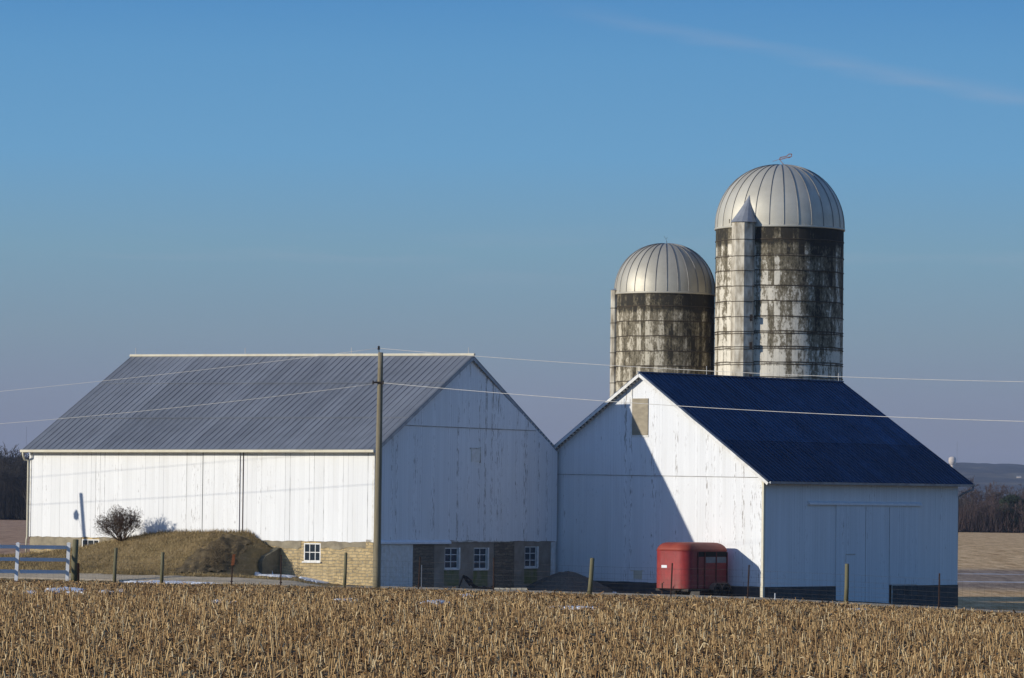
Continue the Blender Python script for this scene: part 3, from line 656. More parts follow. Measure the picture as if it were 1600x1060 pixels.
# back and left walls, foundation
bw = MB(); bw.prism([(-.13, L2r, -.8), (-W2L, L2r, -.8), (-W2L, L2r, zt2f), (xr, L2r, rFar.z-.08), (-.13, L2r, zt2f)], (0, -.1, 0)); bw.build('gable_wall', M['gable_boards_front'], rbn)
bw = MB(); bw.prism([(-W2L, .13, -.8), (-W2L, L2r-.12, -.8), (-W2L, L2r-.12, zt2f), (-W2L, .13, zt2)], (.1, 0, 0)); bw.build('board_wall', M['side_boards'], rbn)
fd = MB(); fd.prism([(-W2L, -.04, -1), (-.0, -.04, -1), (-.0, -.04, bN-.003), (-W2L, -.04, bfun(-W2L)-.003)], (0, .3, 0))
fd.build('foundation', M['foundation'], rbn)
for a, b_ in ((.27, dy0), (dy1+.08, L2r)):
    fd = MB(); fd.prism([(.04, a, -1.2), (.04, b_, -1.2), (.04, b_, zs2(b_)-.003), (.04, a, zs2(a)-.003)], (-.3, 0, 0)); fd.build('foundation', M['foundation'], rbn)
cbd = MB(); cbd.box((-.12, -.052, -.7), (.012, -.034, bN+.02)); cbd.box((-.09, -.045, bN+.03), (.012, -.033, zt2-.02)); cbd.box((.001, -.044, -.7), (.012, .08, zt2-.02)); cbd.build('corner_board', M['cream'], rbn)
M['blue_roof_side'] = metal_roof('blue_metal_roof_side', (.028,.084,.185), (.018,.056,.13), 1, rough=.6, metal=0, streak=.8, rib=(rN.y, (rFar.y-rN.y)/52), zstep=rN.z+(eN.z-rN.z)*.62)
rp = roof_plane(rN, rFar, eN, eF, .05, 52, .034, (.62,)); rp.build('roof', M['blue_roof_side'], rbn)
rp = roof_plane(rN, rFar, eNl, eFl, .05, 52, .022); rp.build('roof', M['blue_roof'], rbn)
rc = MB(); rc.bar(rN+Vector((0,-.03,.03)), rFar+Vector((0,.03,.03)), .16, .05); rc.build('ridge_cap', M['blue_roof'], rbn)
rk = MB()
for e_ in (eN, eNl):
    n_ = 14; P_ = []
    for k in range(n_+1):
        p = rN.lerp(e_, k/n_)+Vector((0, 0, -.05+random.uniform(-.012, .008))); P_.append(p)
    for a, b_ in zip(P_[:-1], P_[1:]): rk.bar(a+Vector((0,-.02,-.06)), b_+Vector((0,-.02,-.06)), .03, .13)
rk.build('rake_board', M['white_trim'], rbn)
n_ = 40
for k in range(n_):
    p = rN.lerp(eNl, (k+.5)/n_); lk = MB(); lk.box((p.x-.05, -.27, p.z-.19), (p.x+.05, -.04, p.z-.12)); lk.build('purlin_end', M['weathered_trim'], rbn)
gt = MB(); g0, g1_ = eN+Vector((.05, .05, -.06)), eF+Vector((.05, 0, -.06))
gt.prism([g0+Vector((.06,0,.05)), g0+Vector((.05,0,-.05)), g0+Vector((-.04,0,-.06)), g0+Vector((-.05,0,.01))], g1_-g0); gt.build('gutter', M['galv'], rbn)
ds = MB(); ds.tube([(eF.x+.05, eF.y-.08, eF.z-.08), (eF.x+.05, eF.y-.1, eF.z-.25), (.25, L2r+.04, eF.z-.45), (-.06, L2r+.06, eF.z-.62), (-.1, L2r+.06, -.3)], .045, 8); ds.build('downspout', M['galv'], rbn, True)
rods(rbn, [RF.onX(1104, 586.5, xr), RF.onX(1310, 597, xr)], .42)

# ------------------------------------------------------------------ silos
def silo_mat(name, seed, stain, pale, rows=(0, .76)):
    m, nt, b = new_mat(name, .9, 0, .15); co = objco(nt); s = N(nt, 'ShaderNodeSeparateXYZ'); nt.links.new(co, s.inputs[0])
    ang = math_(nt, 'ARCTAN2', s.outputs[1], s.outputs[0])
    st = math_(nt, 'MULTIPLY', ang, 66/(2*math.pi)); idx = math_(nt, 'FLOOR', st); fr = math_(nt, 'FRACT', st)
    wn = N(nt, 'ShaderNodeTexWhiteNoise', noise_dimensions='1D'); nt.links.new(math_(nt, 'ADD', idx, seed), wn.inputs['W'])
    zr_ = math_(nt, 'DIVIDE', math_(nt, 'SUBTRACT', s.outputs[2], rows[0]-rows[1]*40), rows[1]); row = math_(nt, 'FLOOR', zr_)
    wn2 = N(nt, 'ShaderNodeTexWhiteNoise', noise_dimensions='2D')
    cv2 = N(nt, 'ShaderNodeCombineXYZ'); nt.links.new(math_(nt, 'ADD', idx, seed), cv2.inputs[0]); nt.links.new(row, cv2.inputs[1]); nt.links.new(cv2.outputs[0], wn2.inputs['Vector'])
    cv = N(nt, 'ShaderNodeCombineXYZ'); nt.links.new(math_(nt, 'MULTIPLY', ang, 6.0), cv.inputs[0]); nt.links.new(math_(nt, 'MULTIPLY', s.outputs[2], .30), cv.inputs[1]); cv.inputs[2].default_value = seed
    run = noise(nt, cv.outputs[0], 1.3, 6, .7)                 # long run-down streaks
    blot = noise(nt, co, 2.3, 8, .75, sc=(1, 1, .7)); fine = noise(nt, co, 9, 6, .75, sc=(1, 1, .5))
    # how dirty: more towards the top, and by stave
    hz = math_(nt, 'DIVIDE', math_(nt, 'SUBTRACT', s.outputs[2], stain[0]), stain[1]-stain[0], clamp=True)
    dirt = math_(nt, 'ADD', math_(nt, 'MULTIPLY', hz, stain[2]), math_(nt, 'MULTIPLY', math_(nt, 'SUBTRACT', run, .5), 1.5))
    dirt = math_(nt, 'ADD', dirt, math_(nt, 'MULTIPLY', math_(nt, 'SUBTRACT', wn.outputs[0], .5), .32))
    dirt = math_(nt, 'ADD', dirt, math_(nt, 'MULTIPLY', math_(nt, 'SUBTRACT', wn2.outputs[0], .5), .34))
    dirt = math_(nt, 'ADD', dirt, math_(nt, 'MULTIPLY', math_(nt, 'SUBTRACT', blot, .5), 1.0))
    dirt = math_(nt, 'ADD', dirt, math_(nt, 'MULTIPLY', math_(nt, 'MAXIMUM', math_(nt, 'COSINE', math_(nt, 'ADD', ang, .15)), -.2), .24))  # general darkening towards the right-hand side, summed into the same mask
    dirt = math_(nt, 'ADD', dirt, math_(nt, 'MULTIPLY', math_(nt, 'DIVIDE', math_(nt, 'SUBTRACT', s.outputs[2], stain[3]), .25, clamp=True), .42))
    dirt = math_(nt, 'ADD', dirt, math_(nt, 'MULTIPLY', math_(nt, 'SUBTRACT', fine, .5), 1.5))
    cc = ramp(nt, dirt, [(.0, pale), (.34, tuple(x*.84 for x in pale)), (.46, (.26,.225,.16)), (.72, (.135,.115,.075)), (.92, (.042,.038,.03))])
    band = math_(nt, 'MULTIPLY', math_(nt, 'LESS_THAN', math_(nt, 'FRACT', math_(nt, 'ADD', zr_, .20)), .26), math_(nt, 'GREATER_THAN', noise(nt, co, 4, 4, .7, sc=(1, 1, .3)), .52)); cc = mixc(nt, math_(nt, 'MULTIPLY', band, .5), cc, (.07,.055,.035))
    jv = math_(nt, 'MAXIMUM', math_(nt, 'LESS_THAN', fr, .05), math_(nt, 'LESS_THAN', math_(nt, 'FRACT', math_(nt, 'ADD', zr_, .03)), .06))
    cc = mixc(nt, math_(nt, 'MULTIPLY', jv, .38), cc, (.08,.065,.05))
    nt.links.new(cc, b.inputs['Base Color']); bump(nt, b, math_(nt, 'SUBTRACT', blot, math_(nt, 'MULTIPLY', jv, .5)), .35, .03)
    return m
def dome_mat(name, tone):
    m, nt, b = new_mat(name, .5, .45, .5); co = objco(nt); s = N(nt, 'ShaderNodeSeparateXYZ'); nt.links.new(co, s.inputs[0])
    ang = math_(nt, 'FLOOR', math_(nt, 'MULTIPLY', math_(nt, 'ADD', math_(nt, 'ARCTAN2', s.outputs[1], s.outputs[0]), .0), 28/(2*math.pi)))
    wn = N(nt, 'ShaderNodeTexWhiteNoise', noise_dimensions='1D'); nt.links.new(ang, wn.inputs['W']); n = noise(nt, co, .9, 6, .65)
    cc = mixc(nt, ramp(nt, n, [(.35, 0), (.7, 1)]), tone, tuple(x*.8 for x in tone))
    cc = mixc(nt, 1.0, cc, math_(nt, 'ADD', .9, math_(nt, 'MULTIPLY', wn.outputs[0], .14)), 'MULTIPLY')
    nt.links.new(cc, b.inputs['Base Color']); nt.links.new(math_(nt, 'ADD', .48, math_(nt, 'MULTIPLY', n, .22)), b.inputs['Roughness']); bump(nt, b, n, .12, .05)
    return m
def silo(label, depth, uc, rad_px, v_base, v_top, hoops_v, mat, dmat, chute, extra):
    c = at(uc, v_base, depth); rad = rad_px*(depth)/F_PX/math.sqrt(1+0)   # radius from its half width
    gz_ = -1.3; s = empty('silo', (c.x, c.y, gz_)); tag(s, label, 'silo', 'concrete stave silos')
    zb_ = at(uc, v_base, depth-rad).z-gz_; ztp = at(uc, v_top, depth).z-gz_
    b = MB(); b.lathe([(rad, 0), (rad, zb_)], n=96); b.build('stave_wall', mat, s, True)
    H = ztp-zb_; ng = 28; d = MB(); prof = []
    for k in range(19):
        t = k/18*math.pi/2; prof.append(((rad+.03)*math.cos(t)**.92 if k < 18 else .02, zb_+H*math.sin(t)))
    # faceted gores, each a flat-ish petal
    d.lathe([(rad+.03, zb_-.12)]+prof, n=ng*2); do = d.build('dome', dmat, s, True)
    for g in range(ng):
        t0 = 2*math.pi*g/ng; pts = [((r+.012)*math.cos(t0), (r+.012)*math.sin(t0), z+.012) for r, z in [(rad+.03, zb_-.1)]+prof[:-1]]
        rb = MB(); rb.tube(pts, .017, 5); rb.build('rib', M['rib'], do, True)
    lip = MB(); lip.lathe([(rad+.01, zb_-.16), (rad+.07, zb_-.16), (rad+.07, zb_-.06), (rad+.01, zb_-.05)], n=96); lip.build('dome_rim', dmat, s, True)
    for v in hoops_v:
        z = at(uc, v, depth-rad).z-gz_
        h = MB(); h.tube([((rad+.012)*math.cos(2*math.pi*k/64), (rad+.012)*math.sin(2*math.pi*k/64), z+.012*math.sin(k*.9+v)) for k in range(65)], .024, 5, False); h.build('hoop', M['hoop'], s, True)
    ang, cr, ctop = chute                                      # chute: angle on plan, radius, top height in px
    px, py = (rad+cr*.35)*math.cos(ang), (rad+cr*.35)*math.sin(ang)
    zc = at(uc, v_base-2, depth-rad).z-gz_
    ch = MB(); ch.lathe([(cr, 0), (cr, zc)], px, py, n=8); co_ = ch.build('chute', M['chute_concrete'], s)
    for v in hoops_v:
        z = at(uc, v, depth-rad).z-gz_-.06
        h = MB(); h.tube([(px+(cr+.012)*math.cos(2*math.pi*k/8), py+(cr+.012)*math.sin(2*math.pi*k/8), z) for k in range(9)], .018, 5, False); h.build('chute_band', M['hoop'], co_)
    cz = MB(); zt_ = at(uc, ctop, depth-rad).z-gz_
    inx, iny = rad*.80*math.cos(ang), rad*.80*math.sin(ang)    # cap leans in against the dome
    n = 14; base = len(cz.v)
    for j, (rr, f) in enumerate(((1.12, 0), (.80, .25), (.52, .5), (.25, .75), (.03, 1))):
        for k in range(n):
            t = 2*math.pi*k/n; cz.v.append((px+(inx-px)*f*.6+cr*rr*math.cos(t), py+(iny-py)*f*.6+cr*rr*math.sin(t), zc+(zt_-zc)*f))
    for j in range(4):
        for k in range(n): cz.f.append((j*n+k, j*n+(k+1) % n, (j+1)*n+(k+1) % n, (j+1)*n+k))
    cz.f.append(tuple(range(n-1, -1, -1)))
    cz.build('chute_cap', M['cap'], co_, False)
    return s, rad, zb_, ztp, (px, py, cr)
M['chute_concrete'] = simple('chute_concrete', (.64,.59,.48), (.24,.20,.14), 3.6, .9, sc=(1,1,.35), bstr=.2)
M['rib'] = simple('dome_rib', (.30,.29,.27), (.2,.19,.18), 3, .5, .6)
M['hoop'] = simple('rusty_hoop', (.055,.045,.035), (.10,.075,.05), 8, .85)
M['cap'] = simple('dull_tin_cap', (.44,.45,.45), (.32,.33,.34), 2, .5, .5)
DB, DS = 219.0, 221.5
def rows_of(u, v0, v1, n, d): a, b_ = at(u, v0, d).z+1.3, at(u, v1, d).z+1.3; return (a, (a-b_)/n)
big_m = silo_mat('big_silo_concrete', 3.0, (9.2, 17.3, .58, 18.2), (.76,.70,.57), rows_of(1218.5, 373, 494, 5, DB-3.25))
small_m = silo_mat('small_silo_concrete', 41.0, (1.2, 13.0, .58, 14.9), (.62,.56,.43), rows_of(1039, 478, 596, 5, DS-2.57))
bigh = [373, 399, 422, 446, 470, 494, 517, 520.5, 541, 544.5, 565.5, 569, 589, 612, 636, 660]
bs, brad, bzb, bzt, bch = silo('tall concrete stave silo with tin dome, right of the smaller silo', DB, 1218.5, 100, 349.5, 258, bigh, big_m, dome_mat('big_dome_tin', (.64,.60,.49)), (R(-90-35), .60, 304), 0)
smh = [478, 501.5, 525, 548.5, 572, 596, 620, 645]
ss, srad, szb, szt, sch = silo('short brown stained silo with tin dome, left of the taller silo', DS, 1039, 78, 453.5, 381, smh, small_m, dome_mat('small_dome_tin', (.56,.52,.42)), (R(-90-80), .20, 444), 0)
# wind vane wreck on the tall dome, thin aerial on the small one
vn = MB(); o_ = Vector((0.05, 0, bzt)); p = lambda u, v: at(u, v, DB)-bs.location
vn.tube([p(1226, 259), p(1219, 251)], .02, 6); vn.tube([p(1207, 252.5), p(1219, 249)], .012, 5); vb = vn.build('wind_vane', M['vane'] if 'vane' in M else M['rust'], bs)
M['vane'] = simple('faded_red_vane', (.40,.24,.22), (.26,.17,.16), 9, .7)
vb.data.materials[0] = M['vane']
bl = MB()
for a, b_ in (((1218,250),(1228,247)), ((1219,246.5),(1229,244.5)), ((1228,247),(1234,245.5)), ((1229,244.5),(1233,241)), ((1233,241),(1237,241)), ((1237,241),(1236.5,245)), ((1236.5,245),(1232,247)), ((1218,250),(1219,246.5))):
    bl.bar(p(*a), p(*b_), .05, .05)
bl.build('vane_tail', M['vane'], vb)
pl = lambda u, v: at(u, v, DS)-ss.location
vn = MB(); vn.tube([pl(1042, 382), pl(1041.5, 376)], .012, 5); vn.tube([pl(1041.5, 376), pl(1037.5, 369)], .008, 4); vn.tube([pl(1041, 374), pl(1043, 371)], .008, 4); vn.build('aerial', M['hoop'], ss)
hk = MB(); q = at(1140, 346, DB-1.9)-bs.location; hk.bar(q+Vector((0,0,-.1)), q+Vector((0,0,.1)), .05, .05); hk.bar(q+Vector((-.02,0,.06)), q+Vector((.06,0,.1)), .05, .06); hk.build('bracket', M['black_iron'], bs)
for z0_, (dx_, w_) in zip((at(0, 456, 212).z, at(0, 500, 212).z, at(0, 551, 212).z), ((.0, 0), (0, 0), (0, 0))):
    px, py, cr = bch; a = R(-50); d_ = MB(); zz0 = z0_+.6
    d_.bar((px+cr*1.0*math.cos(a), py+cr*1.0*math.sin(a), zz0-.16), (px+cr*1.0*math.cos(a), py+cr*1.0*math.sin(a), zz0+.16), .12, .14); d_.build('chute_vent', M['black_iron'], bs)

# ------------------------------------------------------------------ retaining wall beside the ramp
rt = MB(); p0 = LF.onY(429.5, 857.5); xw = p0.x
z0w = p0.z+.05; Lw = 1.25; z1w = z0w-.36
rt.prism([(xw-.02, -.0, -.1), (xw-.02, -Lw, -.1), (xw-.02, -Lw, z1w-.25), (xw-.02, -Lw+.25, z1w), (xw-.02, -.0, z0w)], (.34, 0, 0))
M['wall_moss'] = simple('mossy_old_concrete', (.10,.095,.065), (.19,.165,.11), 3, .95, bstr=.3)
rt = rt.build('retaining_wall', M['wall_moss']); rt.location = LF.o; rt.rotation_euler = (0, 0, -LF.a); 
tag(rt, 'low sloping concrete wing wall holding the earth ramp beside the stone basement window', 'retaining wall')

# ------------------------------------------------------------------ snow
def snow_poly(pix, lift=.06, jit=.12, n=40):
    P = [gp(*p) for p in pix]; c = sum((p for p in P), Vector())/len(P); V = [(c.x, c.y, g1(c.x, c.y)+lift)]; Fc = []
    L_ = []
    for k in range(n):
        f = k/n*len(P); i = int(f); q = P[i].lerp(P[(i+1) % len(P)], f-i); q = q+(q-c)*random.uniform(-jit, jit); L_.append(q)
    rings = 5
    for r_ in range(1, rings+1):
        for q in L_:
            w_ = c.lerp(q, r_/rings); V.append((w_.x, w_.y, g1(w_.x, w_.y)+lift*(1 if r_ < rings else -.3)))
    for k in range(n): Fc.append((0, 1+k, 1+(k+1) % n, 1+(k+1) % n))
    quads = [(1+(r_-1)*n+k, 1+r_*n+k, 1+r_*n+(k+1) % n, 1+(r_-1)*n+(k+1) % n) for r_ in range(1, rings) for k in range(n)]
    return V, [(f[0], f[1], f[2]) for f in Fc], quads
sv, sf = [], []
for pix, lf, jt in (
    ([(399,897),(420,892),(452,895),(470,899),(458,903),(430,902)], .07, .25), ([(468,902),(490,904),(505,908),(520,912),(495,911),(475,907)], .06, .3),
    ([(180,909.5),(240,908.5),(300,910),(340,912.5),(290,913.5),(220,913)], .05, .25),
    ([(60,925),(100,922),(133,926),(128,932),(100,933),(75,931)], .16, .4),
    ([(35,931),(52,928),(64,931),(50,934)], .15, .5), ([(155,928),(170,927),(180,930),(165,932)], .14, .5), ([(180,926),(192,925),(196,929),(184,931)], .14, .5),
    ([(850,953),(895,952.3),(935,953.5),(925,955.5),(870,955)], .13, .3), ([(660,945),(690,943),(702,946),(680,950),(662,948)], .14, .5), ([(720,934),(735,933),(738,937),(724,938)], .14, .5),
    ([(325,944),(345,942),(370,945),(345,948)], .12, .5), ([(520,941),(545,939),(560,943),(530,945)], .12, .5),
    ([(955,920),(962,924),(975,928),(958,928)], .05, .1), ([(540,911.5),(560,911),(580,913),(555,914)], .05, .4), ([(1325,957),(1345,956),(1355,958),(1335,960)], .14, .4)):
    v_, t_, q_ = snow_poly(pix, lf, jt); k = len(sv); sv += v_; sf += [tuple(i+k for i in f) for f in t_+q_]
me = bpy.data.meshes.new('snow'); me.from_pydata(sv, [], sf); me.materials.append(M['snow']); so = bpy.data.objects.new('snow', me); C.objects.link(so); tag(so, kind='stuff')
so['label'] = 'thin patches of old white snow on the field edge and beside the lane'; so['category'] = 'snow'

# ------------------------------------------------------------------ utility pole and wires
PD = 176.0
pb = at(588, 924, PD-2.0); PD = pb.y; ptop = at(594.8, 551, PD); gz_ = g1(pb.x, pb.y)
up_ = empty('utility_pole', (pb.x, pb.y, gz_)); tag(up_, 'tall bare wooden utility pole in front of the long barn', 'utility pole')
base = Vector((pb.x, pb.y, gz_)); top = ptop-base
m_ = MB(); nP = 14; m_.tube([Vector((0,0,-.3))]+[top*(k/nP) for k in range(1, nP+1)], [.165]+[.165-.062*k/nP for k in range(1, nP+1)], 14); m_.build('pole', M['pole_wood'], up_, True)
ins = MB(); t0 = top+Vector((-.06,0,-.05)); ins.tube([t0, t0+Vector((-.02,0,.22))], .018, 6); ins.lathe([(.0, 0), (.05, 0), (.055, .05), (.03, .07), (.05, .10), (.035, .15), (0, .16)], n=12)
nv = 7*12; ins.v[-nv:] = [(x+t0.x-.02, y+t0.y, z+t0.z+.16) for x, y, z in ins.v[-nv:]]; ins.build('insulator', M['black_iron'], up_)
q1w = at(590, 598, PD)-base; br_ = MB()
br_.bar(q1w+Vector((-.2,-.13,0)), q1w+Vector((.26,-.13,0)), .05, .07); br_.tube([q1w+Vector((.22,-.13,-.08)), q1w+Vector((.22,-.13,.08))], .035, 8); br_.tube([q1w+Vector((-.18,-.13,-.08)), q1w+Vector((-.18,-.13,.08))], .03, 8); br_.build('wire_bracket', M['black_iron'], up_)
def wire(label, pix, dd, r=.011):
    us_ = [p_[0] for p_ in pix]; co_ = np.polyfit(us_, [p_[1] for p_ in pix], 2); P_ = []
    u_end = us_[-1]+(1100 if us_[-1] > us_[0] else -1100)
    for k in range(41):
        u = us_[0]+(u_end-us_[0])*k/40; d_ = PD+dd*(u-us_[0])/1000*(1 if us_[-1] > us_[0] else -1)
        P_.append(at(u, np.polyval(co_, u), d_))
    o = MB(); org = P_[0]; o.tube([q-org for q in P_], r, 5); o = o.build('overhead_wire', M['wire'], None, True); o.location = org
    tag(o, label, 'wire', 'overhead wires')
wire('upper wire running left from the utility pole top', [(594,545), (400,566), (200,592), (0,613), (-250,634)], 22, .007)
wire('upper wire running right from the utility pole top past the silos', [(594,545), (740,556), (953,571), (1250,587), (1600,596.5), (1850,599)], -26, .009)
wire('lower wire running left from the bracket of the utility pole', [(588,599.5), (420,621), (200,645), (0,662), (-250,679)], 22, .008)
wire('lower wire running right from the bracket of the utility pole across the blue roof', [(594,596.5), (730,611.5), (865,622.5), (1080,635.5), (1300,647), (1600,658), (1850,664)], -26)

# ------------------------------------------------------------------ wire fence with posts
fence = empty('wire_fence', (FENCE_P[0], FENCE_P[1], g1(*FENCE_P)), 0)
tag(fence, 'woven wire fence on wooden and rusty steel posts along the field edge', 'fence')
fo = fence.location
def fpt(u, v=None):                         # fence position whose foot lies at photo column u
    k = ray(u, 920); k2 = np.array([k.x, k.y]); t = (FENCE_P@FENCE_N)/(k2@FENCE_N); return Vector((k.x*t, k.y*t, 0))
def post(u0, vtop, u1, vbot, r, mat, name):
    b_ = fpt(u1); b_.z = g1(b_.x, b_.y)-.15; t_ = at(u0, vtop, b_.y); t_.z = max(t_.z, b_.z+.5)
    m_ = MB()
    if name == 'wooden_post':
        m_.tube([b_-fo, (b_.lerp(t_, .5)+Vector((random.uniform(-.02,.02), 0, 0)))-fo, t_-fo-Vector((0,0,.02)), t_-fo], [r*1.08, r, r*.95, r*.7], 10)
    else:
        m_.bar(b_-fo, t_-fo, r*2, r*.5); m_.bar(b_-fo, t_-fo, r*.5, r*2.0)
        h = b_.lerp(t_, .25)-fo; m_.bar(h+Vector((-.05,0,.0)), h+Vector((.05,0,0)), .02, .05)
    return m_.build(name, mat, fence, name == 'wooden_post')
for a in ((181.5,856,178.5,912,.075), (254.5,863,252,913,.075), (540.5,863.5,537.5,922,.065), (925.5,872,920.5,937,.09), (1323.5,881,1321.5,953,.085)): post(*a, M['post_wood'], 'wooden_post')
post(118.5, 843, 115.5, 908, .13, M['post_wood'], 'wooden_post')
o = post(122.5, 880, 122.5, 906, .045, M['orange_rust'], 'steel_post')
for a in ((439.5,867,438.5,918), (656.5,870,653.5,924), (771.5,872,771,928), (1050.5,880,1048,948), (1170.5,883,1168,943), (1468,896,1467,957)): post(*a, .028, M['rust'], 'steel_post')
post(364.5, 866, 361, 918, .03, M['rust'], 'steel_post')
sg = MB(); a = fpt(364); q0, q1 = at(361, 866, a.y-.04), at(367.5, 884, a.y-.04); sg.box(q0-fo+Vector((0,0,-.55)), q1-fo+Vector((0,.02,.5))) if False else sg.prism([Vector((q0.x, q0.y, q1.z))-fo, Vector((q1.x-.04, q0.y, q1.z+.03))-fo, Vector((q1.x, q0.y, q0.z))-fo, Vector((q0.x+.06, q0.y, q0.z-.02))-fo], (0, .015, 0)); sg.build('tin_plate', M['orange_rust'], fence)
post(659, 883, 658.5, 920, .018, M['galv'], 'steel_post'); post(1211, 928, 1211, 944, .02, M['vinyl'], 'stake')
wm = MB()
ts = np.arange(-20, 36, .3)
def fw(t, h): x = FENCE_P[0]+FENCE_E[0]*t; y = FENCE_P[1]+FENCE_E[1]*t; return Vector((x, y, g1(x, y)+h))-fo
for t in ts:
    wm.bar(fw(t, .02), fw(t, 1.18), .0035, .0035, (0,1,0))
for h in (.03, .13, .24, .38, .54, .72, .92, 1.18):
    for k in range(0, len(ts)-1, 5): wm.bar(fw(ts[k], h+.01*math.sin(k)), fw(ts[min(k+5, len(ts)-1)], h+.01*math.sin(k+5)), .0045, .0045)
wm.build('wire_mesh', M['mesh_wire'], fence)

# white board fence at the far left
vf = empty('board_fence', fpt(60)); vf.location.z = g1(vf.location.x, vf.location.y)
tag(vf, 'white three rail vinyl fence at the left end of the field edge', 'fence'); vo = vf.location
VE = fpt(104.5)
def fe(u):
    k = ray(u, 900); dx_, dy_ = math.cos(R(38)), math.sin(R(38)); a_ = k.x/k.y   # VE + s*(dx,dy) seen in column u
    s_ = (a_*VE.y-VE.x)/(dx_-a_*dy_); p = Vector((VE.x+dx_*s_, VE.y+dy_*s_, 0)); p.z = g1(p.x, p.y); return p
posts_v = [-150, -60, 26.5, 106]
for u in posts_v:
    b_ = fe(u-1.5 if u > 0 else u); hgt = at(u, 850, b_.y).z-b_.z; dx_ = .06
    m_ = MB(); m_.prism([b_-vo+Vector((-.07,-.07,-.1)), b_-vo+Vector((.07,-.07,-.1)), b_-vo+Vector((.07,.07,-.1)), b_-vo+Vector((-.07,.07,-.1))], (dx_, 0, hgt+.1)); pc = m_.build('post', M['vinyl'], vf)
    c_ = MB(); t_ = b_-vo+Vector((dx_, 0, hgt)); c_.box(t_+Vector((-.085,-.085,0)), t_+Vector((.085,.085,.03))); c_.box(t_+Vector((-.05,-.05,.03)), t_+Vector((.05,.05,.055))); c_.build('post_cap', M['vinyl'], pc)
for ua, ub in zip(posts_v[:-1], posts_v[1:]):
    a, b_ = fe(ua), fe(ub)
    for v in (855, 874.5, 893.5):
        za = at(60, v, a.y).z; zb_ = at(60, v, b_.y).z; m_ = MB()
        P0 = Vector((a.x, a.y, at(60, v, a.y).z))-vo; P1 = Vector((b_.x, b_.y, at(60, v, b_.y).z))-vo
        dr = (P1-P0).normalized(); m_.bar(P0+dr*.1+Vector((.03,0,0)), P1-dr*.07+Vector((.03,0,0)), .04, .15); m_.build('rail', M['vinyl'], vf)

# yard pole standing out of the picture to the left; its shadow falls on the long wall
def shadow_src(u, v, dist): Pw = LF.onY(u, v, -.03); return LF.world(*Pw)+sdir*dist
yp = shadow_src(131, 846, 9.5); yt = shadow_src(125.5, 771, 9.5); gz_ = g1(yp.x, yp.y)
yard = empty('lamp_pole', (yp.x, yp.y, gz_)); tag(yard, 'short yard pole carrying a small lamp whose shadow falls on the long white wall', 'lamp pole')
m_ = MB(); a = yt-Vector((yp.x, yp.y, gz_)); dvec = (yt-yp); b0 = Vector((0,0,-.2)) + Vector((0,0,0)); fdn = yp-dvec*((yp.z-gz_+.2)/dvec.z)-Vector((yp.x, yp.y, gz_)); m_.tube([fdn, a], .095, 10); m_.build('pole', M['pole_wood'], yard, True)
lp = shadow_src(118, 805, 9.5)-Vector((yp.x, yp.y, gz_)); m_ = MB(); m_.lathe([(0, -.24), (.13, -.16), (.15, .06), (.04, .24), (0, .25)], n=12); m_.v = [(x+lp.x, y+lp.y, z+lp.z) for x, y, z in m_.v]; lo_ = m_.build('lamp', M['galv'], yard, True)
m_ = MB(); ap = a+(fdn-a)*.35; m_.tube([lp+Vector((0,0,.24)), ap+Vector((0,0,.05))], .009, 6); m_.build('lamp_arm', M['galv'], yard)

# ------------------------------------------------------------------ horse trailer
def trailer_mat():
    m, nt, b = new_mat('faded_red_paint', .55, 0, .35); co = objco(nt); n = noise(nt, co, 1.8, 6, .68); n2 = noise(nt, co, 7, 5, .7, sc=(1,1,.4)); n3 = noise(nt, co, .9, 3)
    cc = ramp(nt, n, [(.3, (.36,.038,.035)), (.55, (.27,.028,.028)), (.75, (.36,.06,.05))])
    cc = mixc(nt, ramp(nt, n2, [(.55, 0), (.75, .4)]), cc, (.42,.13,.11)); cc = mixc(nt, ramp(nt, n3, [(.5, 0), (.7, .4)]), cc, (.22,.05,.035))
    s = N(nt, 'ShaderNodeSeparateXYZ'); nt.links.new(co, s.inputs[0])
    low_ = math_(nt, 'MULTIPLY', math_(nt, 'DIVIDE', math_(nt, 'SUBTRACT', 1.0, s.outputs[2]), .6, clamp=True), ramp(nt, n2, [(.4, .1), (.65, .9)])); cc = mixc(nt, low_, cc, (.20,.08,.06))
    seam_ = math_(nt, 'LESS_THAN', math_(nt, 'ABSOLUTE', math_(nt, 'SUBTRACT', s.outputs[2], 1.24)), .012); cc = mixc(nt, math_(nt, 'MULTIPLY', seam_, .6), cc, (.08,.02,.02))
    rv = math_(nt, 'MULTIPLY', math_(nt, 'LESS_THAN', math_(nt, 'FRACT', math_(nt, 'MULTIPLY', s.outputs[0], 1.6)), .03), .45); cc = mixc(nt, rv, cc, (.14,.03,.03))
    nt.links.new(cc, b.inputs['Base Color']); bump(nt, b, n, .25, .04); return m
M['red'] = trailer_mat(); M['dark_red'] = simple('shade_dark_red', (.12,.02,.02), (.07,.02,.018), 6, .7); M['red_roof'] = simple('orange_red_roof', (.34,.065,.035), (.24,.04,.03), 2, .6)
M['grey_panel'] = simple('grey_window_panel', (.16,.17,.19), (.11,.12,.14), 3, .5); M['fender'] = simple('dusty_fender', (.26,.17,.12), (.18,.11,.08), 6, .7)
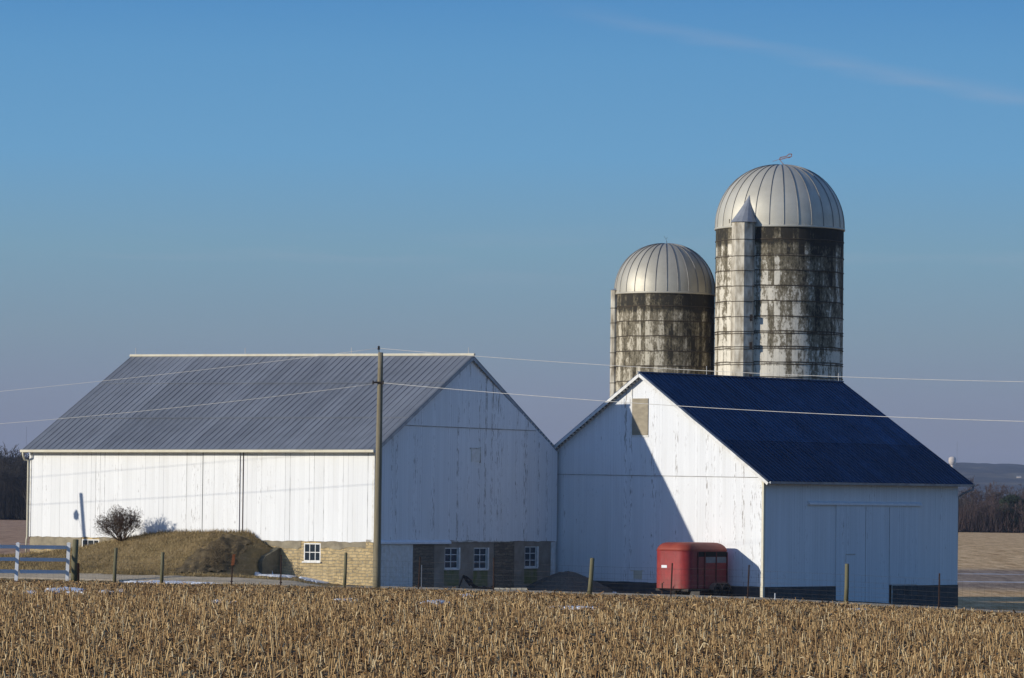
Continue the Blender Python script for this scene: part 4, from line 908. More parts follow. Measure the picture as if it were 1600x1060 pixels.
# local frame: +x = along barn gable to the right (its off side), -y = forward (nose)
TX = RF.onY(1140, 900).x+.26; TW, TL, TY0 = 1.92, 3.0, -.5
tg = RF.world(TX, TY0); tz = at(1120, 934, tg.y-.8).z
tr_ = empty('horse_trailer', (tg.x, tg.y, tz), -RF.a); tag(tr_, 'faded red horse trailer with rounded nose parked against the white gable', 'trailer')
zfl, zsd, ztp_ = .40, 2.06, 2.42
def outline(inset=0.0, r=.52):
    x1, x0 = 0-inset, -TW+inset; y1, y0 = 0-inset, -TL+inset; P_ = []; n = 8
    rb2 = .08
    for k in range(n+1): t = math.pi/2*k/n; P_.append((x1-r+r*math.sin(math.pi/2-t) if 0 else x1-r+r*math.cos(t), y0+r-r*math.sin(t)))
    for k in range(n+1): t = math.pi/2*k/n; P_.append((x0+r-r*math.sin(t), y0+r-r*math.cos(t)))
    P_ += [(x0, y1-rb2), (x0+rb2, y1), (x1-rb2, y1), (x1, y1-rb2)]
    return P_
def shell(rings, name, mat, parent, smooth=True):
    m_ = MB(); n = len(rings[0])
    for rg in rings: m_.v += rg
    for j in range(len(rings)-1):
        for k in range(n): m_.f.append((j*n+k, j*n+(k+1) % n, (j+1)*n+(k+1) % n, (j+1)*n+k))
    m_.f.append(tuple(range((len(rings)-1)*n, len(rings)*n))); m_.f.append(tuple(range(n-1, -1, -1)))
    return m_.build(name, mat, parent, smooth)
body = shell([[(x, y, z) for x, y in outline()] for z in (zfl, zsd)], 'body', M['red'], tr_, False)
for p_ in body.data.polygons: p_.use_smooth = len(p_.vertices) == 4
mo = body.modifiers.new('edge', 'EDGE_SPLIT'); mo.split_angle = R(40)
rings = []
for k in range(7):
    t = k/6*math.pi/2; ins_ = (1-math.cos(t))*.42-.02*(1 if k == 0 else 0); rings.append([(x, y, zsd+.004+(ztp_-zsd)*math.sin(t)) for x, y in outline(ins_, max(.52-ins_*.5, .2))])
shell(rings, 'roof', M['red_roof'], tr_)
# drip rail
dr_ = MB(); ol = outline(-.012); dr_.tube([(x, y, zsd-.0) for x, y in ol]+[(ol[0][0], ol[0][1], zsd)], .014, 5, False); dr_.build('drip_rail', M['red'], tr_)
# open slot and window panels on the near side (x = 0 face)
sl = MB(); sl.box((.001, -2.15, 1.80), (.006, -.08, 2.02)); sl.build('vent_slot', M['dark'], tr_)
for a, b_ in ((-1.62, -.90), (-.82, -.12)):
    g_ = MB(); g_.box((.001, a, 1.53), (.010, b_, 1.79)); g_.build('window_panel', M['grey_panel'], tr_)
for y in (-2.2, -1.70, -.86, -.06):
    g_ = MB(); g_.box((.002, y-.03, zfl+.02), (.03, y+.03, 2.0)); g_.build('side_post', M['dark_red'], tr_)  # posts coloured dark so the side's shade reads deeper
g_ = MB(); g_.box((.002, -2.3, 1.40), (.018, -.06, 1.44)); g_.build('side_strip', M['red'], tr_)
fn = MB(); yw = (-1.02, -.37)
for y in yw:
    P_ = [(.0, y+.36*math.cos(t), .30+.36*math.sin(t)) for t in np.linspace(R(170), R(10), 9)]; Q_ = [(.0, y+.32*math.cos(t), .30+.32*math.sin(t)) for t in np.linspace(R(10), R(170), 9)]
    fn.prism(P_+Q_, (.24, 0, 0))
fn.box((.004, yw[0]+.02, .60), (.236, yw[1]-.02, .655)); fn.build('fender', M['fender'], tr_)
for y in yw:
    for x in (.13, -TW-.13):
        ty = MB(); ty.lathe([(.17, -.09), (.28, -.10), (.305, -.06), (.305, .06), (.28, .10), (.17, .09)], n=24); ty.v = [(z+x, a+y, b_+.305) for a, b_, z in ty.v]
        wh = ty.build('wheel', M['rubber'], tr_, True)
        rm = MB(); rm.lathe([(.0, .03), (.10, .03), (.13, .05), (.175, .045), (.175, -.045), (.0, -.04)], n=20); rm.v = [((z if x > 0 else -z)+x, a+y, b_+.305) for a, b_, z in rm.v]; rm.build('rim', M['black_iron'], wh, True)
ch_ = MB(); ch_.box((-TW+.1, -TL+.15, .28), (-.02, -.05, zfl-.01)); ch_.build('chassis', M['black_iron'], tr_)
tn = MB(); tn.bar((-TW*.82, -TL+.25, .36), (-TW/2-.03, -TL-.55, .34), .07, .09); tn.bar((-TW*.18, -TL+.25, .36), (-TW/2+.03, -TL-.55, .34), .07, .09); tn.tube([(-TW/2, -TL-.5, .0), (-TW/2, -TL-.5, .62)], .03, 8); tn.tube([(-TW/2, -TL-.5, .62), (-TW/2+.1, -TL-.5, .68)], .015, 6); tn.bar((-TW/2, -TL-.75, .37), (-TW/2, -TL-.5, .37), .08, .07); tn.build('tow_bar', M['rust'], tr_)
lb_ = MB(); yy_ = -TL-.003; lb_.box((-TW+.53, yy_-.008, 1.30), (-TW+.83, yy_+.004, 1.42)); pl_ = lb_.build('plate', M['vinyl'], tr_)
ml = MB(); ml.lathe([(0, 0), (.03, .0), (.02, .03), (0, .035)], n=8); ml.v = [(a-TW*.45, -TL+.06-c, b_+zsd+.06) for a, b_, c in ml.v]; ml.build('marker_lamp', M['vinyl'], tr_)

# ------------------------------------------------------------------ gravel pile, scrap and slabs
def pile(name, uL, uR, vtop, depth_fn, mat, label):
    cx_ = (uL+uR)/2; c = depth_fn; rx = (uR-uL)/2*c.y/F_PX; h = at(cx_, vtop, c.y).z-g1(c.x, c.y)
    V = [];Fc = []; n, m_ = 48, 18
    for j in range(m_+1):
        r_ = j/m_
        for k in range(n):
            t = 2*math.pi*k/n; rr = r_*(1+.10*math.sin(3*t+1)+.06*math.sin(7*t))
            x = c.x+rx*rr*math.cos(t); y = c.y+rx*.7*rr*math.sin(t); z = h*max(0, (1-r_**1.25))*(1+.04*math.sin(5*t)*r_)
            z = min(z, h*.93+.03*math.sin(9*r_+t)); V.append((x-c.x, y-c.y, g1(x, y)+z-.03-g1(c.x, c.y)+random.uniform(-.012, .012)))
    for j in range(m_):
        for k in range(n): Fc.append((j*n+k, (j+1)*n+k, (j+1)*n+(k+1) % n, j*n+(k+1) % n))
    o = fast_mesh(name, np.array(V), np.array(Fc), mat, smooth=True); o.location = (c.x, c.y, g1(c.x, c.y)); tag(o, label, 'pile'); return o
c = RF.world(RF.onY(942, 900).x, -2.6)
pile('gravel_pile', 812, 958, 890.5, c, gravel_mat('pile_gravel', (.09,.08,.068), (.15,.135,.115), (.22,.20,.17), 9), 'dark low heap of gravel in the corner between the two barns')
def gy_obj(u, v, dist_in_front):            # spot on the yard near the left barn's gable
    P_ = LF.onX(u, v, dist_in_front); W_ = LF.world(P_.x, P_.y); return Vector((W_.x, W_.y, g1(W_.x, W_.y)))
M['pale_block'] = simple('pale_block', (.62,.56,.44), (.42,.37,.28), 4, .9)
sc0 = gy_obj(740, 915, 2.2); sc = empty('scrap_implement', sc0); tag(sc, 'black scrap iron farm implement lying before the barn basement windows', 'implement')
pz = lambda u, v, dy=0: at(u, v, sc0.y+dy)-sc0
m_ = MB()
for a, b_, w_ in (((716,921),(724,900),.06), ((723,900),(728,902),.1), ((724,900),(735,915),.12), ((728,901),(737,908),.08), ((733,908),(745,921),.14)): m_.bar(pz(*a), pz(*b_), w_, w_)
m_.build('frame', M['black_iron'], sc)
m_ = MB()
for a, b_, w_ in (((738,915),(750,920),.12), ((745,919),(768,922),.14), ((755,917),(770,921),.07), ((765,922),(770,915),.05), ((728,922),(742,918),.06)): m_.bar(pz(*a, .3), pz(*b_, .3), w_, w_)
m_.build('beam', M['black_iron'], sc)
lf_ = gy_obj(797, 923, 3.2); m_ = MB()
for k in range(6):
    u = 772+k*8.7; a = at(u, 924.5, lf_.y-.6)-lf_; m_.prism([a+Vector((-.0, 0, -.35)), a+Vector((.225, 0, -.35)), a+Vector((.225, 0, .16-random.uniform(0,.02))), a+Vector((0, 0, .16))], (0, .3, 0))
o = m_.build('stone_edging', M['pale_block']); o.location = lf_; tag(o, 'pale low row of stone blocks left of the dark gravel heap', 'stone edging')
st_ = gp(1083, 934); m_ = MB(); m_.lathe([(.001, .13), (.05, .12), (.08, .07), (.10, 0), (.10, -.1)], n=7); o = m_.build('rock', M['cement']); o.location = st_; tag(o, 'small pale rock on the lane in front of the red trailer', 'rock')

# ------------------------------------------------------------------ vegetation
M['twig'] = simple('bush_twigs', (.11,.072,.05), (.05,.035,.027), 5, .9)
def tint_mat(name, stops, rough=.85, sub=0):
    m, nt, b = new_mat(name, rough, 0, .15); a = N(nt, 'ShaderNodeAttribute', attribute_name='tint')
    nt.links.new(ramp(nt, a.outputs['Fac'], stops), b.inputs['Base Color']); return m
def branch_sticks(P0, P1, r0, r1, tint=None):
    """triangular sticks from P0 to P1 (n,3)"""
    n = len(P0); d = P1-P0; L_ = np.linalg.norm(d, axis=1, keepdims=True); d = d/np.maximum(L_, 1e-6)
    ref = np.where(np.abs(d[:, 2:3]) > .9, np.array([[1., 0, 0]]), np.array([[0, 0, 1.]])); a = np.cross(d, ref); a /= np.linalg.norm(a, axis=1, keepdims=True); b = np.cross(d, a)
    th = rng.uniform(0, 6.28, (n, 1)); V = np.zeros((n, 6, 3))
    for k in range(3):
        t = th+2*math.pi*k/3; u = a*np.cos(t)+b*np.sin(t); V[:, k] = P0+u*r0[:, None]; V[:, 3+k] = P1+u*r1[:, None]
    base = (np.arange(n)*6)[:, None]; Fq = np.concatenate([base+np.array([[0,1,4,3]]), base+np.array([[1,2,5,4]]), base+np.array([[2,0,3,5]])])
    return V.reshape(-1, 3), Fq, (np.repeat(tint, 6) if tint is not None else None)
def grow(start, direc, length, r, depth, segs, nb, spread, up, out, rs, taper=.72, lenf=.72):
    """recursive bare branches; collects (p0,p1,r0,r1,level)"""
    p = np.array(start, float); d = np.array(direc, float); d /= np.linalg.norm(d)
    for k in range(segs):
        nd = d+rs.normal(0, .10+.05*(4-depth), 3)+np.array([0, 0, up]); nd /= np.linalg.norm(nd); q = p+nd*length/segs
        r2 = r*(1-(1-taper)/segs); out.append((p, q, r, r2, depth)); p, d, r = q, nd, r2
        if depth > 0 and (k > 0 or segs == 1):
            for _ in range(nb if k == segs-1 else max(1, nb-1)):
                sd = rs.normal(0, 1, 3); sd -= sd@d*d; sd /= np.linalg.norm(sd)+1e-9; nd2 = d*math.cos(spread)+sd*math.sin(spread)*rs.uniform(.7, 1.25)
                grow(p, nd2, length*lenf*rs.uniform(.7, 1.15), r*.62, depth-1, max(2, segs-1), nb, spread, up, out, rs, taper, lenf)
def sticks_obj(name, out, mat, parent, rmin=.0):
    P0 = np.array([o[0] for o in out]); P1 = np.array([o[1] for o in out]); r0 = np.maximum(np.array([o[2] for o in out]), rmin); r1 = np.maximum(np.array([o[3] for o in out]), rmin*.8)
    V, Fq, _ = branch_sticks(P0, P1, r0, r1); ob = fast_mesh(name, V, Fq, mat, smooth=False)
    if parent: ob.parent = parent
    return ob
# round bush before the long wall
bl_ = LF.onY(190, 848, -1.7); bw_ = LF.world(bl_.x, bl_.y); bw_.z = g1(bw_.x, bw_.y)
bush = empty('bare_bush', bw_); tag(bush, 'round leafless bush with fine twigs in front of the long white wall', 'bush')
rs = np.random.default_rng(3); outb = []
for k in range(56):
    t = rs.uniform(0, 6.28); e = rs.uniform(.15, 1.0)**.8*1.15
    d = (math.sin(e)*math.cos(t), math.sin(e)*math.sin(t), math.cos(e))
    grow((.12*math.cos(t), .12*math.sin(t), 0), d, rs.uniform(.66, .88), .015, 3, 3, 4, .52, .05, outb, rs, .7, .52)
keepb = [o for o in outb if (o[1][0]/1.08)**2+(o[1][1]/1.08)**2+((o[1][2]-.80)/.92)**2 < 1.0+(rs.uniform(-.3, .4) if rs.uniform() < .9 else 1.1)]
st0 = [o for o in keepb if o[4] == 3]; st1 = [o for o in keepb if o[4] < 3]
sticks_obj('stems', st0, M['twig'], bush, .008); sticks_obj('twigs', st1, M['twig'], bush, .0042)

# bare dark soil on the broken end of the ramp
def soil_end():
    LX, TT = np.meshgrid(np.linspace(RETX-3.3, RETX-.05, 34), np.linspace(.3, 5.4, 50))
    a_ = ((LX-(RETX-.95))/1.0)**2+((TT-3.0)/2.3)**2+.35*np.sin(LX*5.1+TT*2)*np.sin(TT*4.3-LX)
    X = LF.o.x+LF.d.x*LX-LF.g.x*TT; Y = LF.o.y+LF.d.y*LX-LF.g.y*TT; Z = G(X, Y)+.05+.05*np.sin(LX*9+TT*3)*np.sin(TT*11-LX*4)
    V = np.stack([X.ravel(), Y.ravel(), Z.ravel()], 1); nx = LX.shape[1]; ii = (np.arange(LX.shape[0]-1)[:, None]*nx+np.arange(nx-1)[None]).ravel()
    Fq = np.stack([ii, ii+1, ii+nx+1, ii+nx], 1); Fq = Fq[(a_.ravel()[Fq] < 1).all(1)]
    return fast_mesh('bare_soil', V, Fq, gravel_mat('dark_bank_soil', (.07,.052,.03), (.16,.12,.065), (.30,.23,.13), 3), smooth=True)
tag(soil_end(), kind='structure')
wl_ = LF.world(RETX-.8, -3.0); wl_.z = g1(wl_.x, wl_.y)-.03
weeds = empty('dead_weeds', wl_); tag(weeds, 'tangle of dead weeds on the broken right end of the earth ramp', 'weeds')
rs = np.random.default_rng(8); ow = []
for k in range(90):
    t = rs.uniform(0, 6.28); rr = rs.uniform(0, 1.1); e = rs.uniform(.2, 1.3); bx, by = rr*math.cos(t), rr*math.sin(t)
    grow((bx, by, g1(wl_.x+bx, wl_.y+by)-wl_.z), (math.sin(e)*math.cos(t*3), math.sin(e)*math.sin(t*3), math.cos(e)), rs.uniform(.25, .5), .008, 2, 2, 3, .7, -.05, ow, rs, .7, .6)
sticks_obj('stalks', ow, simple('weed_stalks', (.24,.18,.10), (.12,.085,.05), 6, .9), weeds, .005)

# dry grass on the ramp and verges
grass_m = tint_mat('dry_grass', [(0, (.10,.085,.032)), (.4, (.25,.175,.08)), (.75, (.40,.295,.14)), (1, (.52,.42,.22))])
def blades(n, sampler, hmin, hmax, wd, lean):
    X, Y = sampler(n); n = len(X); Z = G(X, Y); h = rng.uniform(hmin, hmax, n); t = rng.uniform(0, math.pi*2, n); l = rng.normal(0, lean, (n, 2))*h[:, None]
    B = np.stack([X, Y, Z], 1); wv = np.stack([np.cos(t), np.sin(t), np.zeros(n)], 1)*wd; T = B+np.stack([l[:, 0], l[:, 1], h], 1)
    V = np.stack([B-wv, B+wv, T], 1).reshape(-1, 3); return V, np.arange(n*3).reshape(-1, 3), np.repeat(rng.uniform(0, 1, n)*.6+.4*(np.sin(X*1.1)*np.sin(Y*.9)*.5+.5), 3)
def samp_mound(n):
    lx = rng.uniform(-L1r-6, 1, n); t = rng.uniform(.0, 9.5, n); X = LF.o.x+LF.d.x*lx-LF.g.x*t; Y = LF.o.y+LF.d.y*lx-LF.g.y*t
    ok = (~lane_keep(X, Y)) & (fq(X, Y) > .3) & ((lx < RETX-.1) | (t > 5.2)) & ((((lx-(RETX-.95))/1.0)**2+((t-3.0)/2.3)**2 > 1) | (rng.uniform(0, 1, n) < .12)); return X[ok], Y[ok]
def samp_verge(n):
    t = rng.uniform(-26, 40, n); q = np.abs(rng.normal(0, .55, n))-.9; X = FENCE_P[0]+FENCE_E[0]*t+FENCE_N[0]*q; Y = FENCE_P[1]+FENCE_E[1]*t+FENCE_N[1]*q; ok = q < 1.3; return X[ok], Y[ok]
A_ = blades(110000, samp_mound, .02, .09, .006, .6); B_ = blades(26000, samp_verge, .04, .16, .007, .5); D_ = blades(16000, samp_mound, .08, .20, .012, .5)
def samp_wall(n):
    lx = np.interp(rng.uniform(0, 1, n), [0, 1], [MX[5], MX[8]]); t = rng.uniform(.0, .25, n); return LF.o.x+LF.d.x*lx-LF.g.x*t, LF.o.y+LF.d.y*lx-LF.g.y*t
C_ = blades(700, samp_wall, .08, .26, .012, .3)
Vs = np.concatenate([A_[0], B_[0], C_[0], D_[0]]); Fs = np.concatenate([A_[1], B_[1]+len(A_[0]), C_[1]+len(A_[0])+len(B_[0]), D_[1]+len(A_[0])+len(B_[0])+len(C_[0])]); Ts = np.concatenate([A_[2], B_[2], C_[2], D_[2]])
go = fast_mesh('dry_grass', Vs, Fs, grass_m, Ts); tag(go, 'short dry winter grass on the ramp and along the lane', 'grass', kind='stuff')

# corn stubble: stalks in rows and the litter of leaves between them
stub_m = tint_mat('corn_stubble', [(0, (.10,.055,.028)), (.25, (.24,.135,.055)), (.55, (.45,.285,.125)), (.85, (.66,.46,.22)), (1, (.76,.60,.35))], .7)
def field_pts(n_row_gap, step, jr, js):
    A = []; qs = np.arange(-118, -1.0, n_row_gap); ts_ = np.arange(-75, 95, step)
    QQ, TT = np.meshgrid(qs, ts_); QQ = QQ+rng.normal(0, jr, QQ.shape); TT = TT+rng.uniform(-js, js, TT.shape)
    X = FENCE_P[0]+FENCE_E[0]*TT+FENCE_N[0]*QQ; Y = FENCE_P[1]+FENCE_E[1]*TT+FENCE_N[1]*QQ; X, Y = X.ravel(), Y.ravel()
    ok = (Y > 74) & (np.abs(X) < .121*Y+5) & (fq(X, Y) < -1.0); return X[ok], Y[ok]
X, Y = field_pts(.70, .155, .06, .08)
def patch(X, Y): return np.sin(X*.31+Y*.07+1)*np.sin(Y*.23-X*.11)+.5*np.sin(X*.9-Y*.3)*np.sin(Y*.61+2)
pk = patch(X, Y); thin = (fq(X, Y) > -7) & (rng.uniform(0, 1, len(X)) < .35)
def vnoise(X, Y, sc, seed):                  # smooth value noise on the ground plane
    tb = np.random.default_rng(seed).uniform(-1, 1, (256, 256)); x, y = X/sc+500, Y/(sc*1.6)+500; i, j = np.floor(x).astype(int), np.floor(y).astype(int); fx, fy = x-i, y-j; fx, fy = fx*fx*(3-2*fx), fy*fy*(3-2*fy)
    t_ = lambda a, b: tb[a % 256, b % 256]
    return (t_(i, j)*(1-fx)+t_(i+1, j)*fx)*(1-fy)+(t_(i, j+1)*(1-fx)+t_(i+1, j+1)*fx)*fy
vn_ = vnoise(X, Y, .8, 1)*.6+vnoise(X, Y, 3.1, 2)*.5
ok = (rng.uniform(0, 1, len(X)) < .70+.10*pk+.42*vn_) & ~thin; X, Y = X[ok], Y[ok]; n = len(X); Z = G(X, Y)+.03
edge = np.clip(.42+(-fq(X, Y)-2)/55, .42, 1)
h = np.clip(rng.normal(.31, .08, n), .10, .55)*edge; tall = rng.uniform(0, 1, n) < .008; h[tall] *= 1.7
sp_ = [gp(95, 928), gp(43, 931), gp(162, 930), gp(187, 927), gp(890, 954.5), gp(680, 946.5), gp(345, 945), gp(540, 941.5), gp(729, 936)]
clr = np.zeros(len(X), bool)
for q_, rw in zip(sp_, (1.15, .4, .4, .3, .45, .5, .5, .5, .3)): clr |= (((X-q_.x)/rw)**2+((Y-q_.y)/(rw*2.6))**2 < 1)
kp = ~clr | (rng.uniform(0, 1, len(X)) < .12); X, Y, Z, h, edge, tall = X[kp], Y[kp], Z[kp], h[kp], edge[kp], tall[kp]; n = len(X)
P0 = np.stack([X, Y, Z], 1); ln = rng.normal(0, .17, (n, 2)); fallen = rng.uniform(0, 1, n) < .10; ln[fallen] = np.clip(ln[fallen]*4, -.9, .9)
P1 = P0+np.stack([ln[:, 0]*h, ln[:, 1]*h, h*np.where(fallen, .6, 1)], 1); r = rng.uniform(.010, .021, n)
tn_ = np.clip(rng.normal(.56, .24, n)+.12*vnoise(X, Y, 1.7, 5), 0, 1)
V1, F1, T1 = branch_sticks(P0, P1, r, r*.85, tn_)
# ragged leaf remnants hanging from stalks
k2 = rng.integers(0, n, int(n*1.5)); f = rng.uniform(.3, 1, len(k2))[:, None]; Q0 = P0[k2]*(1-f)+P1[k2]*f; t = rng.uniform(0, 6.28, len(k2)); ll = rng.uniform(.06, .20, len(k2))
dxy = np.stack([np.cos(t), np.sin(t)], 1); Q1 = Q0+np.stack([dxy[:, 0]*ll*.7, dxy[:, 1]*ll*.7, rng.uniform(-.1, .35, len(k2))*ll], 1); Q2 = Q1+np.stack([dxy[:, 0]*ll*.6, dxy[:, 1]*ll*.6, -rng.uniform(.3, 1.0, len(k2))*ll], 1); Q2[:, 2] = np.maximum(Q2[:, 2], G(Q2[:, 0], Q2[:, 1])+.04)
sv_ = np.stack([-dxy[:, 1], dxy[:, 0], rng.normal(0, .6, len(k2))], 1)*rng.uniform(.006, .016, len(k2))[:, None]
V2 = np.stack([Q0-sv_*.5, Q0+sv_*.5, Q1+sv_, Q1-sv_, Q2-sv_*.3, Q2+sv_*.3], 1).reshape(-1, 3); bb = (np.arange(len(k2))*6)[:, None]; F2 = np.concatenate([bb+np.array([[0,1,2,3]]), bb+np.array([[3,2,5,4]])]); T2 = np.repeat(np.clip(rng.normal(.50, .2, len(k2)), 0, 1), 6)
# litter on the ground
nl = 112000; Yl = rng.uniform(74, 185, nl*2); Xl = rng.uniform(-1, 1, nl*2)*(.121*Yl+5); ok = (fq(Xl, Yl) < -.8) & (rng.uniform(-1, 1, nl*2) < .45+1.2*vnoise(Xl, Yl, .9, 4))
for q_, rw in zip(sp_, (1.15, .4, .4, .3, .45, .5, .5, .5, .3)): ok &= ~((((Xl-q_.x)/rw)**2+((Yl-q_.y)/(rw*2.2))**2 < 1) & (rng.uniform(0, 1, len(Xl)) < .8))
Xl, Yl = Xl[ok], Yl[ok]; nl = len(Xl)
t = rng.uniform(0, 6.28, nl); ll = rng.uniform(.08, .34, nl); c0 = np.stack([Xl, Yl, G(Xl, Yl)+rng.uniform(.055, .10, nl)], 1); dv_ = np.stack([np.cos(t)*ll, np.sin(t)*ll, np.abs(rng.normal(0, .22, nl))*ll], 1); wv = np.stack([-np.sin(t), np.cos(t), rng.normal(0, .7, nl)], 1)*rng.uniform(.007, .022, nl)[:, None]
V3 = np.stack([c0-wv, c0+wv, c0+dv_+wv*.6, c0+dv_-wv*.6], 1).reshape(-1, 3); F3 = np.arange(nl*4).reshape(-1, 4); T3 = np.repeat(np.clip(rng.normal(.36, .22, nl), 0, 1), 4)
Vs = np.concatenate([V1, V2, V3]); Fs = np.concatenate([F1, F2+len(V1), F3+len(V1)+len(V2)]); Ts = np.concatenate([T1, T2, T3])
so = fast_mesh('corn_stubble', Vs, Fs, stub_m, Ts); tag(so, 'tan cut corn stalks and leaf litter covering the field', 'corn stubble', kind='stuff')

# ------------------------------------------------------------------ far woods
bark = simple('winter_bark', (.07,.055,.047), (.045,.038,.034), .8, .95)
twigm = [simple('winter_twigs_brown', (.12,.08,.07), (.07,.052,.05), .15, .95), simple('winter_twigs_grey', (.085,.07,.068), (.055,.048,.05), .15, .95), simple('winter_twigs_dark', (.060,.052,.045), (.04,.036,.034), .2, .95)]
ever = simple('evergreen_needles', (.022,.034,.022), (.035,.05,.03), .4, .9)
def tree_proto(seed, H, tm):
    rs = np.random.default_rng(seed); out_ = []; r0 = empty('bare_tree', (0, 0, -500))
    grow((0,0,-.2), (0,0,1), H*.40, H*.014, 4, 3, 4, .50, .10, out_, rs, .7, .66)
    sticks_obj('trunk', [o for o in out_ if o[4] >= 3], bark, r0, .05); sticks_obj('crown', [o for o in out_ if o[4] < 3], tm, r0, .026)
    return r0
protos = [tree_proto(s_, 9.5, twigm[k]) for s_, k in ((11, 0), (12, 1), (13, 0), (14, 2), (15, 2), (16, 1))]
fi = [0]*len(protos)
def place_tree(pi, x, y, z, sc_, rz, label, group):
    o = protos[pi] if fi[pi] == 0 else copy_tree(protos[pi]); fi[pi] = 1
    o.location = (x, y, z); o.scale = (sc_*random.uniform(.9, 1.15), sc_*random.uniform(.9, 1.15), sc_); o.rotation_euler = (0, 0, rz); tag(o, label, 'tree', group)
ORD = ('first', 'second', 'third', 'fourth', 'fifth', 'sixth')
RN = ('in the front row of the right far wood', 'in the middle row of the right far wood', 'at the back of the right far wood')
LN = ('in the front row of the left far wood', 'in the middle row of the left far wood', 'at the back of the left far wood')
for row, (Yr, hgt) in enumerate(((700, .68), (716, .86), (740, .98))):
    for k in range(6):                      # right-hand wood
        x = (.1035+k*.0031+random.uniform(-.0007, .0007)+row*.0008)*Yr; y = Yr+random.uniform(-4, 4)
        place_tree((0, 1, 2, 0, 5, 2)[(k+row) % 6], x, y, g1(x, y)-.1, hgt*random.uniform(.85, 1.0), random.uniform(0, 6.28), 'brown tree, %s from the barn %s' % (ORD[k], RN[row]), 'trees of the right far wood')
    for k in range(4):                      # left-hand wood, taller and darker
        x = (-.1205+k*.0031+random.uniform(-.0006, .0006))*Yr; y = Yr+random.uniform(-4, 4)
        place_tree((3, 4, 3, 4, 1)[(k+row) % 5], x, y, g1(x, y)-.1, 1.45*hgt*random.uniform(.9, 1.05), random.uniform(0, 6.28), 'dark tree, %s from the left %s' % (ORD[k], LN[row]), 'trees of the left far wood')
# rest of the wood, one mass of thickets behind and between
def thicket(nm, xs_fn, n, Y0, Y1, H, mat, label):
    Yt = rng.uniform(Y0, Y1, n); Xt = xs_fn(n)*Yt; base = G(Xt, Yt); hh = H*(.45+.40*np.abs(np.sin(Xt*.33+np.sin(Yt*.07)*2))+.15*np.sin(Xt*.77+Yt*.2))*rng.uniform(.05, 1.0, n)**.6
    P0_ = np.stack([Xt, Yt, base+hh*rng.uniform(.0, .6, n)], 1); P1_ = P0_+np.stack([rng.normal(0, .5, n), rng.normal(0, .5, n), np.maximum(base+hh-P0_[:, 2], .3)], 1)
    V, Fq, _ = branch_sticks(P0_, P1_, np.full(n, .035), np.full(n, .010)); o = fast_mesh(nm, V, Fq, mat); tag(o, label, 'wood', kind='stuff')
thicket('undergrowth', lambda n: rng.uniform(.095, .14, n), 42000, 698, 780, 6.8, twigm[0], 'brown undergrowth along the foot of the right far wood')
thicket('undergrowth', lambda n: -rng.uniform(.098, .14, n), 42000, 698, 780, 10.5, twigm[2], 'dark undergrowth along the foot of the left far wood')
thicket('far_wood', lambda n: rng.uniform(-.098, .095, n), 36000, 705, 770, 9.0, twigm[1], 'continuation of the far wood behind the barns')
# dark evergreen at the right edge
for x_f, y_e, sc_, lab in ((.1165, 702, 1.0, 'dark rounded evergreen at the right edge of the far wood'), (.1115, 704, .7, 'smaller dark evergreen left of the one at the right edge')):
    rs = np.random.default_rng(int(y_e)); te = empty('evergreen_tree', (x_f*y_e, y_e, g1(x_f*y_e, y_e)))
    tag(te, lab, 'tree'); m_ = MB(); m_.tube([(0,0,-.2), (0,0,5.0*sc_)], [.22, .05], 7); m_.build('trunk', bark, te)
    n = 7000; zf_ = rs.uniform(.04, 1, n); rad = (np.sin(np.clip(zf_, 0, 1)*math.pi)**.6*.9+.15)*2.6*sc_*(1+.2*np.sin(zf_*23)); tt = rs.uniform(0, 6.28, n); rr = rad*rs.uniform(.3, 1, n)**.5
    P0_ = np.stack([rr*np.cos(tt), rr*np.sin(tt), zf_*6.0*sc_], 1); P1_ = P0_+rs.normal(0, .22, (n, 3)); V, Fq, _ = branch_sticks(P0_, P1_, np.full(n, .09), np.full(n, .02)); cr_ = fast_mesh('crown', V, Fq, ever); cr_.parent = te

# ------------------------------------------------------------------ hills, water tower, far farmhouse, mast
def hill_mat():
    m, nt, b = new_mat('wooded_hills', 1, 0, 0); g = N(nt, 'ShaderNodeNewGeometry').outputs['Position']; n = noise(nt, g, .02, 6, .7); n2 = noise(nt, g, .004, 3)
    cc = ramp(nt, n, [(.35, (.03,.035,.045)), (.65, (.07,.07,.075))]); cc = mixc(nt, ramp(nt, n2, [(.5, 0), (.6, .6)]), cc, (.18,.15,.10)); nt.links.new(cc, b.inputs['Base Color']); return m
def hills(X, Y):
    t = np.clip((Y-3400)/2300, 0, 1); e = t*t*(3-2*t)
    return -3+e*(66+3.0*np.sin(X*.0042+1.3)+1.8*np.sin(X*.013)+1.2*np.sin(X*.04+Y*.01)+.9*np.sin(X*.11)+.6*np.sin(X*.23+2))
tag(grid('hills', axis_vals([(-3000, -900, 100), (-900, 900, 6), (900, 3001, 100)]), axis_vals([(3400, 5700, 90), (5700, 6300, 150)]), hills, hill_mat()), kind='structure')
DW = 5000.0; wt = at(1488, 722, DW); base_z = 40.0
wtw = empty('water_tower', (wt.x, wt.y, base_z)); tag(wtw, 'tiny pale water tower on the horizon beyond the blue roof', 'water tower')
M['tower'] = simple('pale_tower_paint', (.66,.55,.44), (.6,.5,.4), .2, .6)
zb_ = at(1488, 726, DW).z-base_z; zt_ = at(1488, 713.5, DW).z-base_z; hh = zt_-zb_
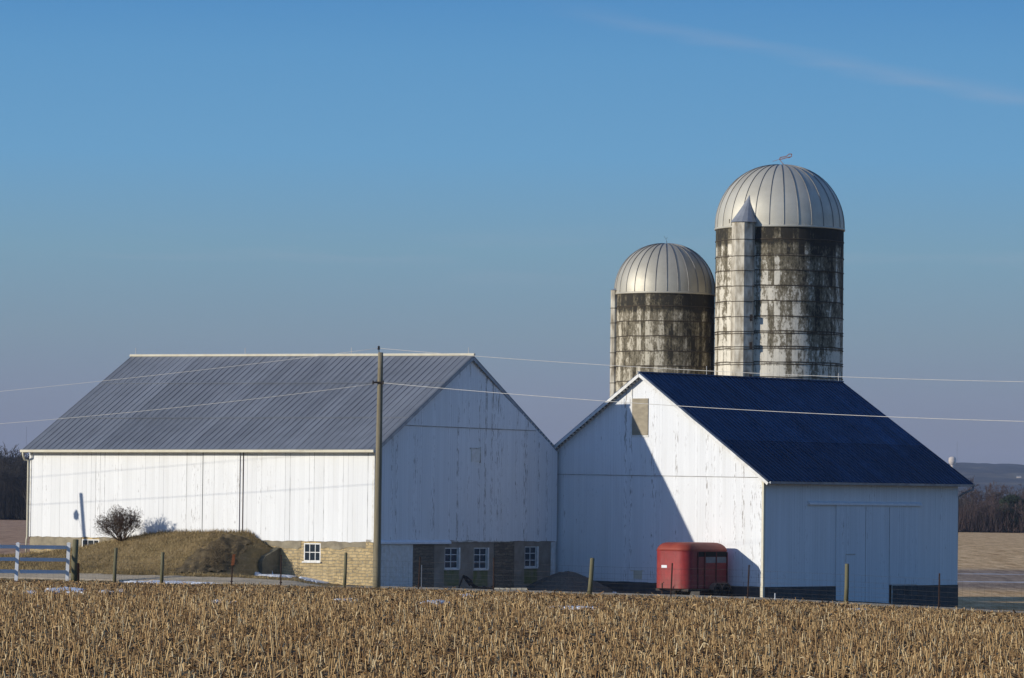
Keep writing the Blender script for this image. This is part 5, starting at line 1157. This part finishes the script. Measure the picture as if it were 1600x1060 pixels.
m_ = MB(); m_.lathe([(2.2, zb_-.5), (3.9, zb_+hh*.12), (4.6, zb_+hh*.5), (4.4, zb_+hh*.55), (4.4, zb_+hh*.62), (4.6, zb_+hh*.68), (3.2, zb_+hh*.92), (.2, zt_)], n=24); m_.build('tank', M['tower'], wtw, True)
m_ = MB(); m_.lathe([(3.0, -2), (2.0, 4), (1.9, zb_)], n=16); m_.build('stem', M['tower'], wtw, True)
DM = 4200.0; mp_ = at(1495.5, 700, DM); ms = empty('radio_mast', (mp_.x, mp_.y, 10)); tag(ms, 'faint thin radio mast just right of the tiny water tower', 'mast')
m_ = MB(); zt_ = at(1495.5, 690, DM).z-10; m_.tube([(0,0,-8), (0,0,zt_)], .10, 4); 
m_.build('lattice', M['rust'], ms)
ml_ = at(41, 700, DM); ms2 = empty('radio_mast', (ml_.x, ml_.y, 10)); tag(ms2, 'faint thin radio mast above the dark wood at far left', 'mast'); m_ = MB(); m_.tube([(0,0,-8), (0,0,at(41, 667, DM).z-10)], .12, 4); m_.build('lattice', M['rust'], ms2)
DH = 3500.0
while DH < 5600 and float(hills(np.array(at(1592, 747.5, DH).x), np.array(DH))) < at(1592, 747.5, DH).z: DH += 10
fh = at(1592, 747.5, DH); fz = float(hills(np.array(fh.x), np.array(DH)))
fhm = empty('farmhouse', (fh.x, fh.y, fz)); tag(fhm, 'tiny white farmhouse on the hazy hillside at the right edge', 'house')
m_ = MB(); m_.box((-2.3,-1.6,-1), (2.3,1.6,1.3)); m_.build('wall', M['tower'], fhm); m_ = MB(); m_.prism([(-2.5,-1.8,1.3), (-2.5,1.8,1.3), (-2.5,0,2.3)], (5.0,0,0)); m_.build('roof', M['galv'], fhm)

# ------------------------------------------------------------------ haze
hz = MB(); hz.box((-6500, -150, -6), (6500, 9300, 125)); hm = bpy.data.materials.new('haze'); hm.use_nodes = True; nt = hm.node_tree; nt.nodes.clear()
o_ = N(nt, 'ShaderNodeOutputMaterial'); pv = N(nt, 'ShaderNodeVolumePrincipled'); pv.inputs['Color'].default_value = (.60,.72,.95,1); pv.inputs['Density'].default_value = HAZE = 0.7e-4; pv.inputs['Anisotropy'].default_value = .0
nt.links.new(pv.outputs[0], o_.inputs['Volume']); tag(hz.build('haze', hm), kind='stuff')
